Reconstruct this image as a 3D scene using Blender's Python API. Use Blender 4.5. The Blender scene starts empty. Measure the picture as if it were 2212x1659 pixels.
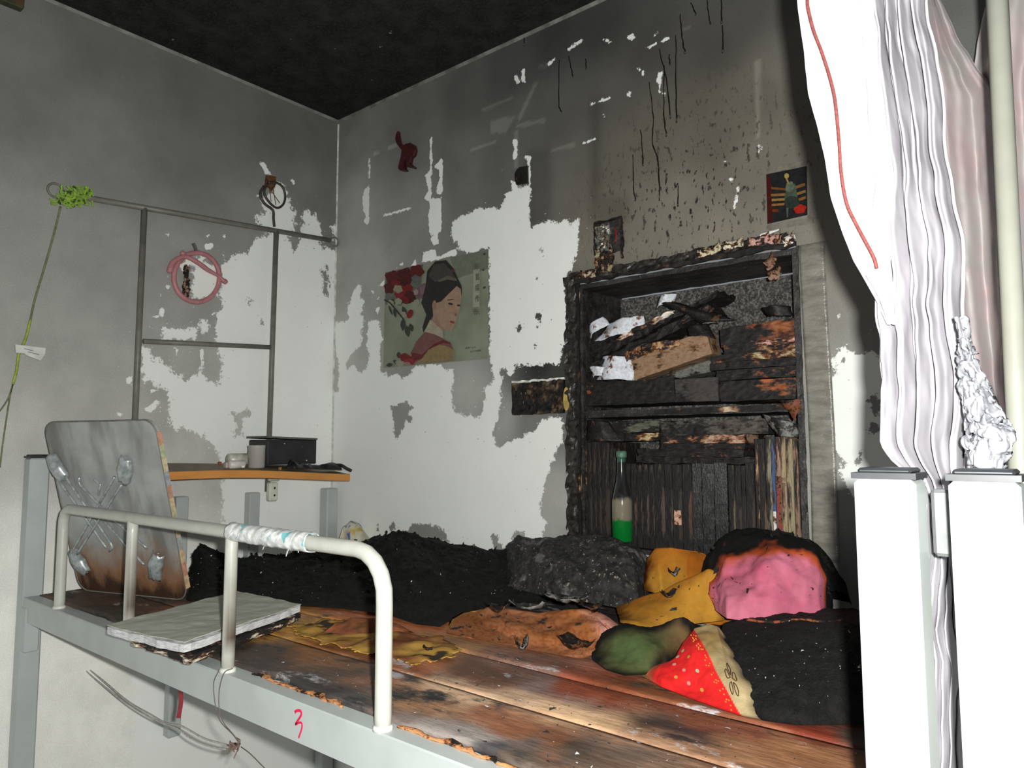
import bpy, bmesh, math, random
import numpy as np
from mathutils import Vector, Matrix

# ------------------------------------------------------------------ camera
SC = bpy.context.scene
COL = SC.collection
IW, IH = 2212, 1659
FPX = 1559.0
EYE = np.array([2.219, -1.65, 1.75])
YAW, PIT, ROL = math.radians(39.438), math.radians(4.912), math.radians(-0.142)
FW = np.array([-math.sin(YAW)*math.cos(PIT), math.cos(YAW)*math.cos(PIT), math.sin(PIT)])
_r0 = np.array([math.cos(YAW), math.sin(YAW), 0.0]); _u0 = np.cross(_r0, FW)
RT = math.cos(ROL)*_r0 + math.sin(ROL)*_u0
UP = -math.sin(ROL)*_r0 + math.cos(ROL)*_u0
cd = bpy.data.cameras.new('camera'); cam = bpy.data.objects.new('camera', cd); COL.objects.link(cam)
cd.sensor_width = 36.0; cd.lens = FPX/IW*36.0; cd.clip_start = 0.02; cd.clip_end = 60
cam.matrix_world = Matrix(((RT[0], UP[0], -FW[0], EYE[0]), (RT[1], UP[1], -FW[1], EYE[1]), (RT[2], UP[2], -FW[2], EYE[2]), (0, 0, 0, 1)))
SC.camera = cam
# ------------------------------------------------------------------ world, light, exposure
wd = bpy.data.worlds.new('world'); SC.world = wd; wd.use_nodes = True
wd.node_tree.nodes['Background'].inputs[0].default_value = (0.86, 0.93, 1.0, 1)
wd.node_tree.nodes['Background'].inputs[1].default_value = 0.25
fl = bpy.data.lights.new('camera_flash', 'POINT'); fl.energy = 121; fl.shadow_soft_size = 0.011; fl.color = (0.985, 1.0, 0.955)
flo = bpy.data.objects.new('camera_flash', fl); COL.objects.link(flo)
flo.location = EYE + RT*0.037 + UP*0.024
SC.view_settings.view_transform = 'Standard'; SC.view_settings.look = 'None'
SC.view_settings.exposure = 0.0; SC.view_settings.gamma = 1.0; SC.view_settings.use_curve_mapping = False

# ------------------------------------------------------------------ helpers
random.seed(7); RNG = np.random.RandomState(7)
def A3(*v): return np.array(v, float)
def PX(x, y, ax, val):
    """the point of the plane ax=val that the photograph shows at pixel x, y"""
    d = FW + RT*(x-IW/2)/FPX + UP*(IH/2-y)/FPX
    i = 'xyz'.index(ax)
    return EYE + d*((val-EYE[i])/d[i])
def lin(c):
    return tuple((v/12.92 if v <= .04045 else ((v+.055)/1.055)**2.4) for v in [q/255 for q in c])
def _hash(i, j, k):
    n = (i*73856093) ^ (j*19349663) ^ (k*83492791)
    n = (n ^ (n >> 13))*1274126177 & 0x7fffffff
    n = (n ^ (n >> 11))*668265263 & 0x7fffffff
    return (n & 0xffff)/65535.0
def vnoise(p):
    p = np.asarray(p, float); f = np.floor(p); i = f.astype(np.int64); t = p-f; t = t*t*(3-2*t)
    o = 0
    for a in (0, 1):
        for b in (0, 1):
            for c in (0, 1):
                w = (t[:, 0] if a else 1-t[:, 0])*(t[:, 1] if b else 1-t[:, 1])*(t[:, 2] if c else 1-t[:, 2])
                o = o+w*_hash(i[:, 0]+a, i[:, 1]+b, i[:, 2]+c)
    return o*2-1
def fbm(p, s=1.0, o=4, g=.5, seed=0):
    p = np.asarray(p, float)*s+seed*17.31; r = 0; a = 1.0
    for _ in range(o):
        r = r+a*vnoise(p); p = p*2.03+11.7; a *= g
    return r
def tag(o, label=None, cat=None, group=None, kind=None):
    if label: o['label'] = label
    if cat: o['category'] = cat
    if group: o['group'] = group
    if kind: o['kind'] = kind
    return o
def thing(name, label, cat, loc, group=None):
    o = bpy.data.objects.new(name, None); COL.objects.link(o); o.location = [float(v) for v in loc]
    o.empty_display_size = .05
    return tag(o, label, cat, group)
def wloc(o):
    l = np.array(o.location)
    while o.parent: o = o.parent; l = l+np.array(o.location)
    return l
class G:
    """collects shapes in world coordinates, then links them as one mesh object"""
    def __init__(s): s.v = []; s.f = []; s.c = []; s.n = 0; s.has = False
    def add(s, V, F, col=None):
        V = np.asarray(V, float).reshape(-1, 3)
        s.v.append(V); s.f += [tuple(int(i)+s.n for i in f) for f in F]; s.n += len(V)
        if col is None: s.c.append(np.ones((len(V), 3))*.5)
        else:
            s.has = True; col = np.asarray(col, float)
            s.c.append(np.tile(col, (len(V), 1)) if col.ndim == 1 else col)
        return s
    def build(s, name, mat, parent=None, smooth=False, solid=0, label=None, cat=None, group=None, kind=None, attrs=None, recalc=True):
        V = np.concatenate(s.v)
        if parent is not None: base = wloc(parent)
        else: base = A3((V[:, 0].min()+V[:, 0].max())/2, (V[:, 1].min()+V[:, 1].max())/2, V[:, 2].min())
        me = bpy.data.meshes.new(name); me.from_pydata((V-base).tolist(), [], s.f)
        if recalc:
            bm = bmesh.new(); bm.from_mesh(me); bmesh.ops.recalc_face_normals(bm, faces=bm.faces); bm.to_mesh(me); bm.free()
        if s.has:
            c = np.concatenate(s.c); at = me.color_attributes.new('col', 'FLOAT_COLOR', 'POINT')
            at.data.foreach_set('color', np.hstack([c, np.ones((len(c), 1))]).astype(np.float32).ravel())
        for k, a in (attrs or {}).items():
            at = me.attributes.new(k, 'FLOAT', 'POINT'); at.data.foreach_set('value', np.asarray(a, np.float32))
        me.materials.append(mat)
        if smooth: me.polygons.foreach_set('use_smooth', [True]*len(me.polygons))
        me.update()
        o = bpy.data.objects.new(name, me); COL.objects.link(o)
        if parent is not None: o.parent = parent
        else: o.location = base
        if solid:
            m = o.modifiers.new('thickness', 'SOLIDIFY'); m.thickness = solid; m.offset = 0
        return tag(o, label, cat, group, kind)
    # ---- shapes
    def box(s, c, d, R=None, ch=None, col=None):
        h = np.array(d, float)/2; k = min(h)*.25 if ch is None else min(ch, min(h)*.9)
        V = []; ix = {}
        for sx in (-1, 1):
            for sy in (-1, 1):
                for sz in (-1, 1):
                    sg = np.array((sx, sy, sz), float)
                    for a in range(3):
                        q = sg*(h-k); q[a] = sg[a]*h[a]; ix[(sx, sy, sz, a)] = len(V); V.append(q)
        F = []
        for a in range(3):
            b, c2 = [(1, 2), (0, 2), (0, 1)][a]
            for sa in (-1, 1):
                q = []
                for sb, sc in ((1, 1), (-1, 1), (-1, -1), (1, -1)):
                    t = [0, 0, 0]; t[a] = sa; t[b] = sb; t[c2] = sc; q.append(ix[(*t, a)])
                F.append(q)
        for k3 in range(3):
            i, j = [(1, 2), (0, 2), (0, 1)][k3]
            for si in (-1, 1):
                for sj in (-1, 1):
                    t0 = [0]*3; t0[i] = si; t0[j] = sj; t1 = list(t0); t0[k3] = -1; t1[k3] = 1
                    F.append([ix[(*t0, i)], ix[(*t0, j)], ix[(*t1, j)], ix[(*t1, i)]])
        for sx in (-1, 1):
            for sy in (-1, 1):
                for sz in (-1, 1): F.append([ix[(sx, sy, sz, a)] for a in range(3)])
        V = np.array(V)
        if R is not None: V = V@np.array(R).T
        return s.add(V+np.array(c, float), F, col)
    def span(s, lo, hi, ch=None, col=None):
        lo = np.array(lo, float); hi = np.array(hi, float)
        return s.box((lo+hi)/2, np.abs(hi-lo), None, ch, col)
    def tube(s, pts, r, n=10, closed=False, col=None, flat=1.0):
        P = np.array(pts, float); m = len(P); rr = np.ones(m)*r if np.isscalar(r) else np.array(r, float)
        T = np.roll(P, -1, 0)-np.roll(P, 1, 0)
        if not closed: T[0] = P[1]-P[0]; T[-1] = P[-1]-P[-2]
        T /= np.linalg.norm(T, axis=1)[:, None]+1e-12
        a = np.array((0, 0, 1.)) if abs(T[0][2]) < .9 else np.array((1., 0, 0))
        N = np.cross(T[0], a); N /= np.linalg.norm(N); V = []; F = []
        for i in range(m):
            N = N-T[i]*(N@T[i]); N /= np.linalg.norm(N)+1e-12; B = np.cross(T[i], N)
            for k in range(n):
                an = 2*math.pi*k/n; V.append(P[i]+rr[i]*(math.cos(an)*N+flat*math.sin(an)*B))
        for i in range(m if closed else m-1):
            for k in range(n):
                j = (i+1) % m; F.append((i*n+k, i*n+(k+1) % n, j*n+(k+1) % n, j*n+k))
        if not closed: F += [tuple(range(n))[::-1], tuple((m-1)*n+k for k in range(n))]
        return s.add(V, F, col)
    def lathe(s, prof, c, n=24, axis=2, col=None):
        c = np.array(c, float); V = []; F = []; m = len(prof)
        for r, z in prof:
            for k in range(n):
                a = 2*math.pi*k/n; q = [r*math.cos(a), r*math.sin(a), z]
                if axis == 1: q = [q[0], q[2], q[1]]
                if axis == 0: q = [q[2], q[0], q[1]]
                V.append(c+q)
        for i in range(m-1):
            for k in range(n): F.append((i*n+k, i*n+(k+1) % n, (i+1)*n+(k+1) % n, (i+1)*n+k))
        F += [tuple(range(n))[::-1], tuple((m-1)*n+k for k in range(n))]
        return s.add(V, F, col)
    def prism(s, pts, off, col=None):
        """extrude a planar polygon of 3D points by the vector off"""
        P = np.array(pts, float); m = len(P); off = np.array(off, float)
        F = [tuple(range(m)), tuple(range(m, 2*m))[::-1]]+[(i, (i+1) % m, m+(i+1) % m, m+i) for i in range(m)]
        return s.add(np.vstack([P, P+off]), F, col)
    def grid(s, P, nu, nv, col=None):
        F = [(j*nu+i, j*nu+i+1, (j+1)*nu+i+1, (j+1)*nu+i) for j in range(nv-1) for i in range(nu-1)]
        return s.add(P, F, col)
def smooth_path(pts, n=8):
    P = np.array(pts, float); out = []
    Q = np.vstack([2*P[0]-P[1], P, 2*P[-1]-P[-2]])
    for i in range(1, len(Q)-2):
        for t in np.linspace(0, 1, n, endpoint=False):
            a, b, c, d = Q[i-1], Q[i], Q[i+1], Q[i+2]
            out.append(.5*((2*b)+(c-a)*t+(2*a-5*b+4*c-d)*t*t+(3*b-a-3*c+d)*t**3))
    out.append(P[-1]); return np.array(out)
def resample(P, n):
    P = np.array(P, float); d = np.r_[0, np.cumsum(np.linalg.norm(np.diff(P, axis=0), axis=1))]
    t = np.linspace(0, d[-1], n); return np.stack([np.interp(t, d, P[:, k]) for k in range(P.shape[1])], 1)
def rotm(ax, a):
    return np.array(Matrix.Rotation(a, 3, ax))
def text_mesh(body, size):
    cu = bpy.data.curves.new('lettering', 'FONT'); cu.body = body; cu.size = size; cu.align_x = 'CENTER'; cu.align_y = 'CENTER'
    cu.resolution_u = 2
    ob = bpy.data.objects.new('lettering', cu); COL.objects.link(ob)
    me = ob.evaluated_get(bpy.context.evaluated_depsgraph_get()).to_mesh()
    V = np.array([v.co[:] for v in me.vertices]) if len(me.vertices) else np.zeros((0, 3)); F = [tuple(p.vertices) for p in me.polygons]
    bpy.data.objects.remove(ob); bpy.data.curves.remove(cu)
    return V, F

# ------------------------------------------------------------------ materials
class N:
    def __init__(s, name):
        s.m = bpy.data.materials.new(name); s.m.use_nodes = True; s.t = s.m.node_tree
        s.b = s.t.nodes['Principled BSDF']; s.co = s.t.nodes.new('ShaderNodeTexCoord')
    def n(s, ty, **k):
        q = s.t.nodes.new('ShaderNode'+ty)
        for a, b in k.items(): setattr(q, a, b)
        return q
    def l(s, a, b): s.t.links.new(a, b)
    def val(s, x, inp):
        if isinstance(x, (int, float)): inp.default_value = x
        elif isinstance(x, (tuple, list)): inp.default_value = (*x[:3], 1) if len(inp.default_value) == 4 else x
        else: s.l(x, inp)
    def noise(s, sc, det=4, rough=.55, stretch=None, ty='Noise', out=0):
        if ty == 'Noise':
            q = s.n('TexNoise'); q.inputs['Detail'].default_value = det; q.inputs['Roughness'].default_value = rough
        else: q = s.n('TexVoronoi')
        q.inputs['Scale'].default_value = sc
        src = s.co.outputs['Object']
        if stretch:
            mp = s.n('Mapping'); mp.inputs['Scale'].default_value = stretch; s.l(src, mp.inputs[0]); src = mp.outputs[0]
        s.l(src, q.inputs['Vector']); return q.outputs[out]
    def math(s, op, a, b=0.0, clamp=False):
        q = s.n('Math', operation=op); q.use_clamp = clamp; s.val(a, q.inputs[0]); s.val(b, q.inputs[1]); return q.outputs[0]
    def rng(s, x, a, b, c=0.0, d=1.0, smooth=True):
        q = s.n('MapRange'); q.interpolation_type = 'SMOOTHSTEP' if smooth else 'LINEAR'
        s.val(x, q.inputs[0])
        for i, v in zip((1, 2, 3, 4), (a, b, c, d)): q.inputs[i].default_value = v
        return q.outputs[0]
    def mix(s, f, a, b, mode='MIX'):
        q = s.n('Mix', data_type='RGBA', blend_type=mode); s.val(f, q.inputs[0]); s.val(a, q.inputs[6]); s.val(b, q.inputs[7]); return q.outputs[2]
    def attr(s, name, out='Fac'):
        q = s.n('Attribute', attribute_name=name); return q.outputs[out]
    def done(s, col, rough=.7, bump=None, bstr=.3, bdist=.003, metal=0, spec=.4, sheen=0, trans=0, ior=1.45, coat=0):
        s.val(col, s.b.inputs['Base Color']); s.val(rough, s.b.inputs['Roughness']); s.val(metal, s.b.inputs['Metallic'])
        s.b.inputs['Specular IOR Level'].default_value = spec
        if sheen: s.b.inputs['Sheen Weight'].default_value = sheen
        if trans: s.b.inputs['Transmission Weight'].default_value = trans; s.b.inputs['IOR'].default_value = ior
        if coat: s.b.inputs['Coat Weight'].default_value = coat
        if bump is not None:
            q = s.n('Bump'); q.inputs['Strength'].default_value = bstr; q.inputs['Distance'].default_value = bdist
            s.l(bump, q.inputs['Height']); s.l(q.outputs[0], s.b.inputs['Normal'])
        return s.m
def plain(name, c, rough=.6, var=.15, sc=40, bump=0, metal=0, spec=.4, srgb=True, **k):
    m = N(name); c = lin(c) if srgb else c
    n = m.noise(sc, 4)
    col = m.mix(m.rng(n, .3, .7), tuple(v*(1-var) for v in c), tuple(min(1, v*(1+var)) for v in c))
    return m.done(col, rough, n if bump else None, bump, .002, metal, spec, **k)
def burnt(name, c, char=.5, sc=30, rough=.65, tan=(120, 70, 35), stretch=None, bump=.5, dark=(19, 17, 16)):
    """paper, board or cloth of colour c that is charred in patches with a scorched rim"""
    m = N(name); n = m.noise(sc, 7, .62, stretch); f = m.noise(sc*6, 4, .6, stretch)
    h = m.math('ADD', n, m.math('MULTIPLY', m.math('SUBTRACT', f, .5), .25))
    t = .5+(char-.5)*.42
    base = m.mix(m.rng(f, .3, .7), tuple(v*.8 for v in lin(c)), tuple(min(1, v*1.12) for v in lin(c)))
    a = m.mix(m.rng(h, t+.11, t+.03), base, lin(tan))
    a = m.mix(m.rng(h, t+.05, t-.01), a, m.mix(m.rng(f, .35, .75), lin(dark), tuple(v*3.2 for v in lin(dark))))
    return m.done(a, rough, f, bump, .002, spec=.35)
def vcol(name, rough=.7, var=.2, sc=60, bump=.3, bd=.002, spec=.35, stretch=None, sheen=0, **k):
    m = N(name); n = m.noise(sc, 5, .6, stretch); f = m.noise(sc*5, 3, .6, stretch)
    col = m.mix(1.0, m.attr('col', 'Color'), m.mix(m.rng(n, .3, .7), (1-var,)*3, (1+var,)*3), 'MULTIPLY')
    return m.done(col, rough, m.math('ADD', n, f), bump, bd, spec=spec, sheen=sheen, **k)

# ------------------------------------------------------------------ the room: walls with soot and flaked paint
def crop(pts, x0, y0, s): return [(x0+x/s, y0+y/s) for x, y in pts]
c5 = lambda *p: crop(p, 700, 0, 3.318)
c6 = lambda *p: crop(p, 1200, 0, 3.318)
c7 = lambda *p: crop(p, 700, 450, 3.0167)
c2 = lambda *p: crop(p, 0, 350, 2.962)
c9 = lambda *p: crop(p, 1650, 500, 2.963)
def strip(a, b, w):
    a = np.array(a); b = np.array(b); d = b-a; d = d/np.linalg.norm(d); n = np.array((-d[1], d[0]))*w/2
    return [tuple(a+n), tuple(b+n), tuple(b-n), tuple(a-n)]
WB = [  # clean paint on the wall with the bookcase (photo pixels, turned into wall points below)
 [(985,538),(985,523),(973,510),(978,480),(995,468),(1028,452),(1052,449),(1080,452),(1089,434),(1092,419),(1107,407),(1105,392),(1114,395),(1122,404),(1144,398),(1146,493),(1164,480),(1190,481),(1230,480),(1249,473),(1250,510),(1248,543),(1240,559),(1237,583),(1220,592),(1220,616),(1224,649),(1225,699),(1224,738),(1214,765),(1207,785),(1164,788),(1118,788),(1111,808),(1098,806),(1091,796),(1080,798),(1084,825),(1081,864),(1075,907),(1066,937),(1071,962),(1084,965),(1104,954),(1131,941),(1154,931),(1164,914),(1184,901),(1207,897),(1217,914),(1217,957),(1201,954),(1204,970),(1196,994),(1188,1010),(1172,1060),(1171,1111),(1180,1125),(1178,1150),(1171,1164),(1171,1700),(640,1700),(716,1000),(717,848),(730,843),(731,790),(726,760),(722,720),(725,695),(743,695),(753,689),(751,662),(763,629),(770,616),(781,614),(778,636),(786,655),(780,679),(787,690),(781,715),(783,738),(748,781),(750,795),(766,788),(778,810),(789,801),(799,775),(791,742),(794,715),(799,695),(813,689),(821,702),(826,732),(819,765),(822,798),(831,811),(859,810),(867,818),(886,808),(897,791),(947,785),(965,800),(982,798),(977,825),(978,858),(982,891),(1018,897),(1041,899),(1043,874),(1050,858),(1045,841),(1070,818),(1065,801),(1058,775),(1056,534),(1020,545)],
 c7((640,350),(645,290),(690,275),(725,270),(735,320),(790,295),(830,270),(860,268),(870,300),(700,345)),
 c7((680,60),(690,-30),(700,-70),(765,-60),(762,110),(740,150),(700,140)), c7((690,185),(740,165),(745,230),(710,240)),
 c7((560,390),(600,320),(600,380)), c7((470,390),(510,350),(520,375)), c7((330,660),(365,640),(350,690)), c7((300,530),(335,545),(320,560)), c7((340,590),(360,575),(358,600)), c7((355,505),(395,470),(390,440),(395,510)),
 c5((275,1420),(290,1360),(325,1320),(322,1615),(280,1590),(300,1550),(278,1500)), strip(*c5((325,1135),(323,1275)), 4),
 strip(*c5((768,980),(766,1240)), 5), c5((718,1255),(762,1225),(770,1330),(767,1455),(748,1440),(712,1425),(745,1370),(733,1290)),
 c5((790,1195),(838,1135),(852,1145),(848,1395),(810,1395),(806,1345),(832,1280),(822,1220)), c5((755,1680),(748,1560),(780,1500),(770,1440),(842,1415),(840,1660),(805,1680)),
 strip(*c5((425,1545),(545,1512)), 5), strip(*c5((545,1512),(625,1490)), 5), strip(*c5((1368,535),(1390,600)), 8), strip(*c5((1425,495),(1430,590)), 7),
 strip(*c5((1600,470),(1662,412)), 6), strip(*c5((1745,360),(1852,285)), 7), c5((1350,1005),(1388,1005),(1385,1100),(1380,1150),(1350,1140),(1360,1060)),
 strip(*c5((1440,1120),(1485,1135)), 7), strip(*c5((1470,1140),(1468,1310)), 6), c5((1345,1290),(1375,1310),(1378,1370),(1340,1345)),
 c6((325,275),(350,268),(400,300),(395,312)), c6((505,262),(550,245),(570,260),(560,300),(530,290)), c6((645,345),(720,305),(725,318),(670,350)), strip(*c6((755,297),(820,275)), 5),
 c6((700,245),(732,218),(735,248),(708,255)), c6((735,520),(770,505),(765,585),(722,592)), c6((755,660),(792,645),(785,685),(768,685)), strip(*c6((742,590),(742,680)), 4),
 strip(*c6((245,745),(285,742)), 5), c6((298,735),(330,710),(400,695),(395,712),(320,738)), c6((500,672),(540,650),(548,695),(515,695)), strip(*c6((190,1022),(235,1010)), 5), c6((230,1010),(285,985),(288,1005),(245,1018)),
 c6((615,515),(632,505),(640,545),(622,545)), c6((1450,1040),(1475,1025),(1482,1100),(1455,1110)), c6((1295,1335),(1332,1345),(1315,1370),(1300,1400)), c6((1282,1405),(1308,1410),(1295,1495),(1278,1490)), strip(*c6((340,815),(350,845)), 4), strip(*c6((1255,1275),(1270,1300)), 5),strip(*c6((590,480),(605,510)), 5),strip(*c6((1205,1145),(1222,1155)), 5),
 c9((425,880),(440,830),(480,740),(548,735),(552,775),(700,780),(800,900),(900,900),(900,1700),(560,1700),(500,1560),(500,1460),(445,1380),(450,1290),(420,1160),(430,1030),(440,940),(470,900)),
 strip(*c9((335,245),(355,270)), 7), strip(*c9((470,548),(490,548)), 6), strip(*c9((370,755),(375,800)), 8),
 [(1745,1170),(1790,1160),(1800,1700),(1745,1700)],
]
WBG = [  # soot left standing inside the clean paint
 c7((440,1290),(500,1270),(540,1255),(575,1290),(550,1340),(570,1370),(565,1400),(530,1390),(515,1450),(490,1480),(470,1510),(455,1470),(455,1400),(445,1340)),
 c7((1383,690),(1410,690),(1400,740),(1408,772),(1380,780),(1388,730)), c7((1260,775),(1280,745),(1295,770),(1270,810)), c7((1358,460),(1385,455),(1380,475),(1360,475)), c7((1405,250),(1415,240),(1425,270),(1405,270)), c7((1365,900),(1378,890),(1375,920)),
 c9((680,1060),(720,1040),(750,1100),(730,1180),(760,1280),(700,1310),(670,1270),(700,1180)), c9((475,855),(520,815),(525,835),(500,860)), c9((560,1480),(615,1420),(620,1450),(590,1500)),
 crop([(1340,10),(1520,10),(1520,260),(1340,260),(1375,140),(1345,90)],700,1080,2.866), crop([(490,190),(560,150),(680,150),(740,200),(780,260),(500,260)],700,1080,2.866), crop([(1030,210),(1075,215),(1080,270),(1130,320),(1060,310)],700,1080,2.866),
 crop([(325,150),(335,140),(335,190),(325,190)],700,1080,2.866), crop([(395,170),(440,135),(440,180),(410,200)],700,1080,2.866), crop([(1180,200),(1240,200),(1260,260),(1160,240)],700,1080,2.866),
]
SB = [(760,300,.25),(760,450,.39),(780,560,.4),(900,300,.17),(900,450,.27),(1000,200,.105),(1000,350,.16),(1100,150,.072),(1100,300,.12),(1200,80,.045),(1200,250,.10),(1200,400,.135),(1300,60,.05),(1300,200,.095),(1300,350,.12),(1280,520,.17),(1400,100,.068),(1400,300,.12),(1450,450,.18),(1550,100,.075),(1550,300,.12),(1500,520,.2),(1600,50,.085),(1650,200,.12),(1650,330,.155),(1690,150,.15),(1740,560,.21),(1790,650,.23),(1760,900,.26),(1010,850,.42),(725,780,.5),(1080,900,.35),(1185,1080,.39),(1750,1050,.3),(1165,840,.06),(1165,798,.03),(1215,700,.05),(1215,800,.05),(1160,910,.2),(900,250,.15),(750,275,.2),(1700,700,.25),(1780,800,.27)]
WL = [  # clean paint on the wall at the foot of the bed
 c2((2160,500),(2150,560),(2060,560),(2050,420),(2020,350),(1960,310),(1930,330),(1940,400),(1900,560),(1870,570),(1850,480),(1880,410),(1895,330),(1850,260),(1835,160),(1775,130),(1730,200),(1660,215),(1700,310),(1650,350),(1640,400),(1700,420),(1720,470),(1640,490),(1600,560),(1540,590),(1500,600),(1440,620),(1420,690),(1410,800),(1405,900),(1412,960),(1380,1010),(1390,1080),(1385,1150),(1400,1190),(1418,1260),(1405,1410),(1350,1415),(1312,1365),(1300,1320),(1190,1400),(1100,1340),(1050,1280),(980,1260),(950,1190),(910,1190),(900,1300),(930,1390),(1000,1430),(1050,1450),(1080,1500),(1095,1590),(1080,1650),(1120,1720),(1160,1690),(1330,1760),(1370,1850),(1400,1860),(1420,1950),(1420,3000),(850,3000),(850,4200),(2160,4200)),
 c2((1045,1140),(1045,1070),(1150,1070),(1210,1060),(1240,1010),(1265,1070),(1250,1130)), c2((1285,1040),(1320,1015),(1355,1050),(1340,1085),(1300,1080)),
 c2((1650,0),(1690,0),(1740,80),(1700,75)), c2((1850,110),(1890,110),(1880,150)), c2((1310,470),(1340,460),(1320,490)), c2((1310,530),(1370,510),(1360,560),(1320,560)), c2((1420,470),(1440,460),(1445,510)), c2((1050,460),(1080,455),(1085,485)), c2((1015,950),(1045,930),(1050,1000),(1020,985)), c2((970,990),(1000,980),(1010,1000)), c2((1280,1200),(1305,1195),(1300,1300),(1280,1260)), c2((1115,1190),(1150,1200),(1130,1240)),c2((805,1395),(840,1360),(850,1400),(815,1430)),c2((1060,780),(1100,800),(1070,820)),c2((1015,840),(1045,845),(1035,870)),c2((930,1580),(1000,1520),(1030,1540),(960,1610)),c2((955,1450),(1000,1460),(970,1480)),c2((745,1600),(790,1610),(760,1630)),c2((1060,730),(1080,720),(1075,760)),c2((1350,970),(1375,965),(1370,1000)),
 c2((1150,650),(1290,610),(1400,700),(1400,800),(1340,880),(1230,870)), c2((2125,420),(2160,400),(2160,500),(2130,500)),
]
WLG = [c2((2060,720),(2085,665),(2105,720),(2095,850),(2065,850),(2075,790)), c2((1490,1600),(1580,1580),(1610,1610),(1540,1660),(1560,1760),(1500,1750),(1520,1660)), c2((1585,880),(1605,885),(1595,920)), c2((1675,1030),(1690,1040),(1680,1050)),
 c2((1120,700),(1240,640),(1235,720),(1225,870),(1160,820))]
SL = [(30,100,.2),(50,200,.18),(200,100,.15),(200,300,.22),(400,200,.15),(400,350,.175),(600,300,.14),(690,300,.145),(700,420,.18),(600,480,.28),(100,500,.3),(250,600,.32),(400,600,.32),(100,750,.36),(200,850,.43),(50,950,.5),(350,800,.4),(340,900,.43),(500,930,.52),(30,1200,.7),(30,1500,.85),(150,1500,.82),(400,1600,.84),(650,400,.2),(330,1000,.6)]
def in_poly(p, q):
    x, y = p[:, 0], p[:, 1]; r = np.zeros(len(p), bool); n = len(q); j = n-1
    for i in range(n):
        xi, yi = q[i]; xj, yj = q[j]
        if yi != yj: r ^= ((yi > y) != (yj > y)) & (x < (xj-xi)*(y-yi)/(yj-yi)+xi)
        j = i
    return r
def sdf(p, polys):
    out = np.full(len(p), -.3)
    for q in polys:
        q = np.array(q); lo = q.min(0)-.3; hi = q.max(0)+.3
        k = np.where((p >= lo).all(1) & (p <= hi).all(1))[0]
        if not len(k): continue
        pp = p[k]; d = np.full(len(pp), 9.0)
        for i in range(len(q)):
            a = q[i]; b = q[(i+1) % len(q)]; ab = b-a; L = ab@ab+1e-12
            t = np.clip(((pp-a)@ab)/L, 0, 1); e = pp-a-t[:, None]*ab; d = np.minimum(d, (e*e).sum(1))
        d = np.sqrt(d); d = np.where(in_poly(pp, q), d, -d)
        out[k] = np.maximum(out[k], d)
    return out
def idw(p, s, v, pw=3.0):
    w = 1/((((p[:, None, :]-s[None])**2).sum(2)+1e-4)**(pw/2)); return (w@v)/w.sum(1)[:, None] if v.ndim == 2 else (w@v)/w.sum(1)
def lines(a, b, st, keep=()):
    k = [a]+sorted(keep)+[b]; o = []
    for p, q in zip(k[:-1], k[1:]): o += list(np.linspace(p, q, max(1, round((q-p)/st)), endpoint=False))
    return np.array(o+[b])
def wall_mat(name, amp=.085, white=(.87, .88, .85)):
    m = N(name)
    n1 = m.noise(34, 10, .78); n2 = m.noise(330, 4, .7); n3 = m.noise(9, 5, .6); n4 = m.noise(95, 3, .55)
    nn = m.math('SUBTRACT', n1, .5)
    peel = m.math('MAXIMUM', m.math('ADD', m.attr('peel'), m.math('MULTIPLY', nn, amp)), m.math('ADD', m.attr('strips'), m.math('MULTIPLY', nn, .034)))
    mask = m.rng(peel, -.0007, .0007)
    chip = m.math('MULTIPLY', m.rng(n4, .70, .71), m.rng(m.attr('peel'), -.10, -.02))
    hole = m.math('MULTIPLY', m.rng(n4, .295, .285), m.rng(m.attr('peel'), .28, .02))
    mask = m.math('SUBTRACT', m.math('MAXIMUM', mask, chip), hole, True)
    g = m.math('MULTIPLY', m.attr('soot'), m.rng(n3, .2, .8, .9, 1.1)); g = m.math('MULTIPLY', g, m.rng(n2, .3, .7, .9, 1.1))
    cc = m.n('CombineColor'); m.val(m.math('MULTIPLY', g, 1.0), cc.inputs[0]); m.val(m.math('MULTIPLY', g, .985), cc.inputs[1]); m.val(m.math('MULTIPLY', g, .93), cc.inputs[2])
    soot = m.mix(m.attr('brown'), cc.outputs[0], m.mix(1.0, cc.outputs[0], (1.06, .97, .84), 'MULTIPLY'))
    v = m.noise(88, 4, .6, (1, 1, .45)); sp = m.math('MULTIPLY', m.rng(v, .565, .63), m.attr('speck'))
    soot = m.mix(sp, soot, (.02, .018, .016))
    wc = m.mix(m.rng(n3, .3, .7), tuple(c*.97 for c in white), white)
    col = m.mix(mask, soot, wc)
    return m.done(col, .85, m.math('ADD', m.math('MULTIPLY', mask, -.6), n2), .25, .0015, spec=.2)
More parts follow.
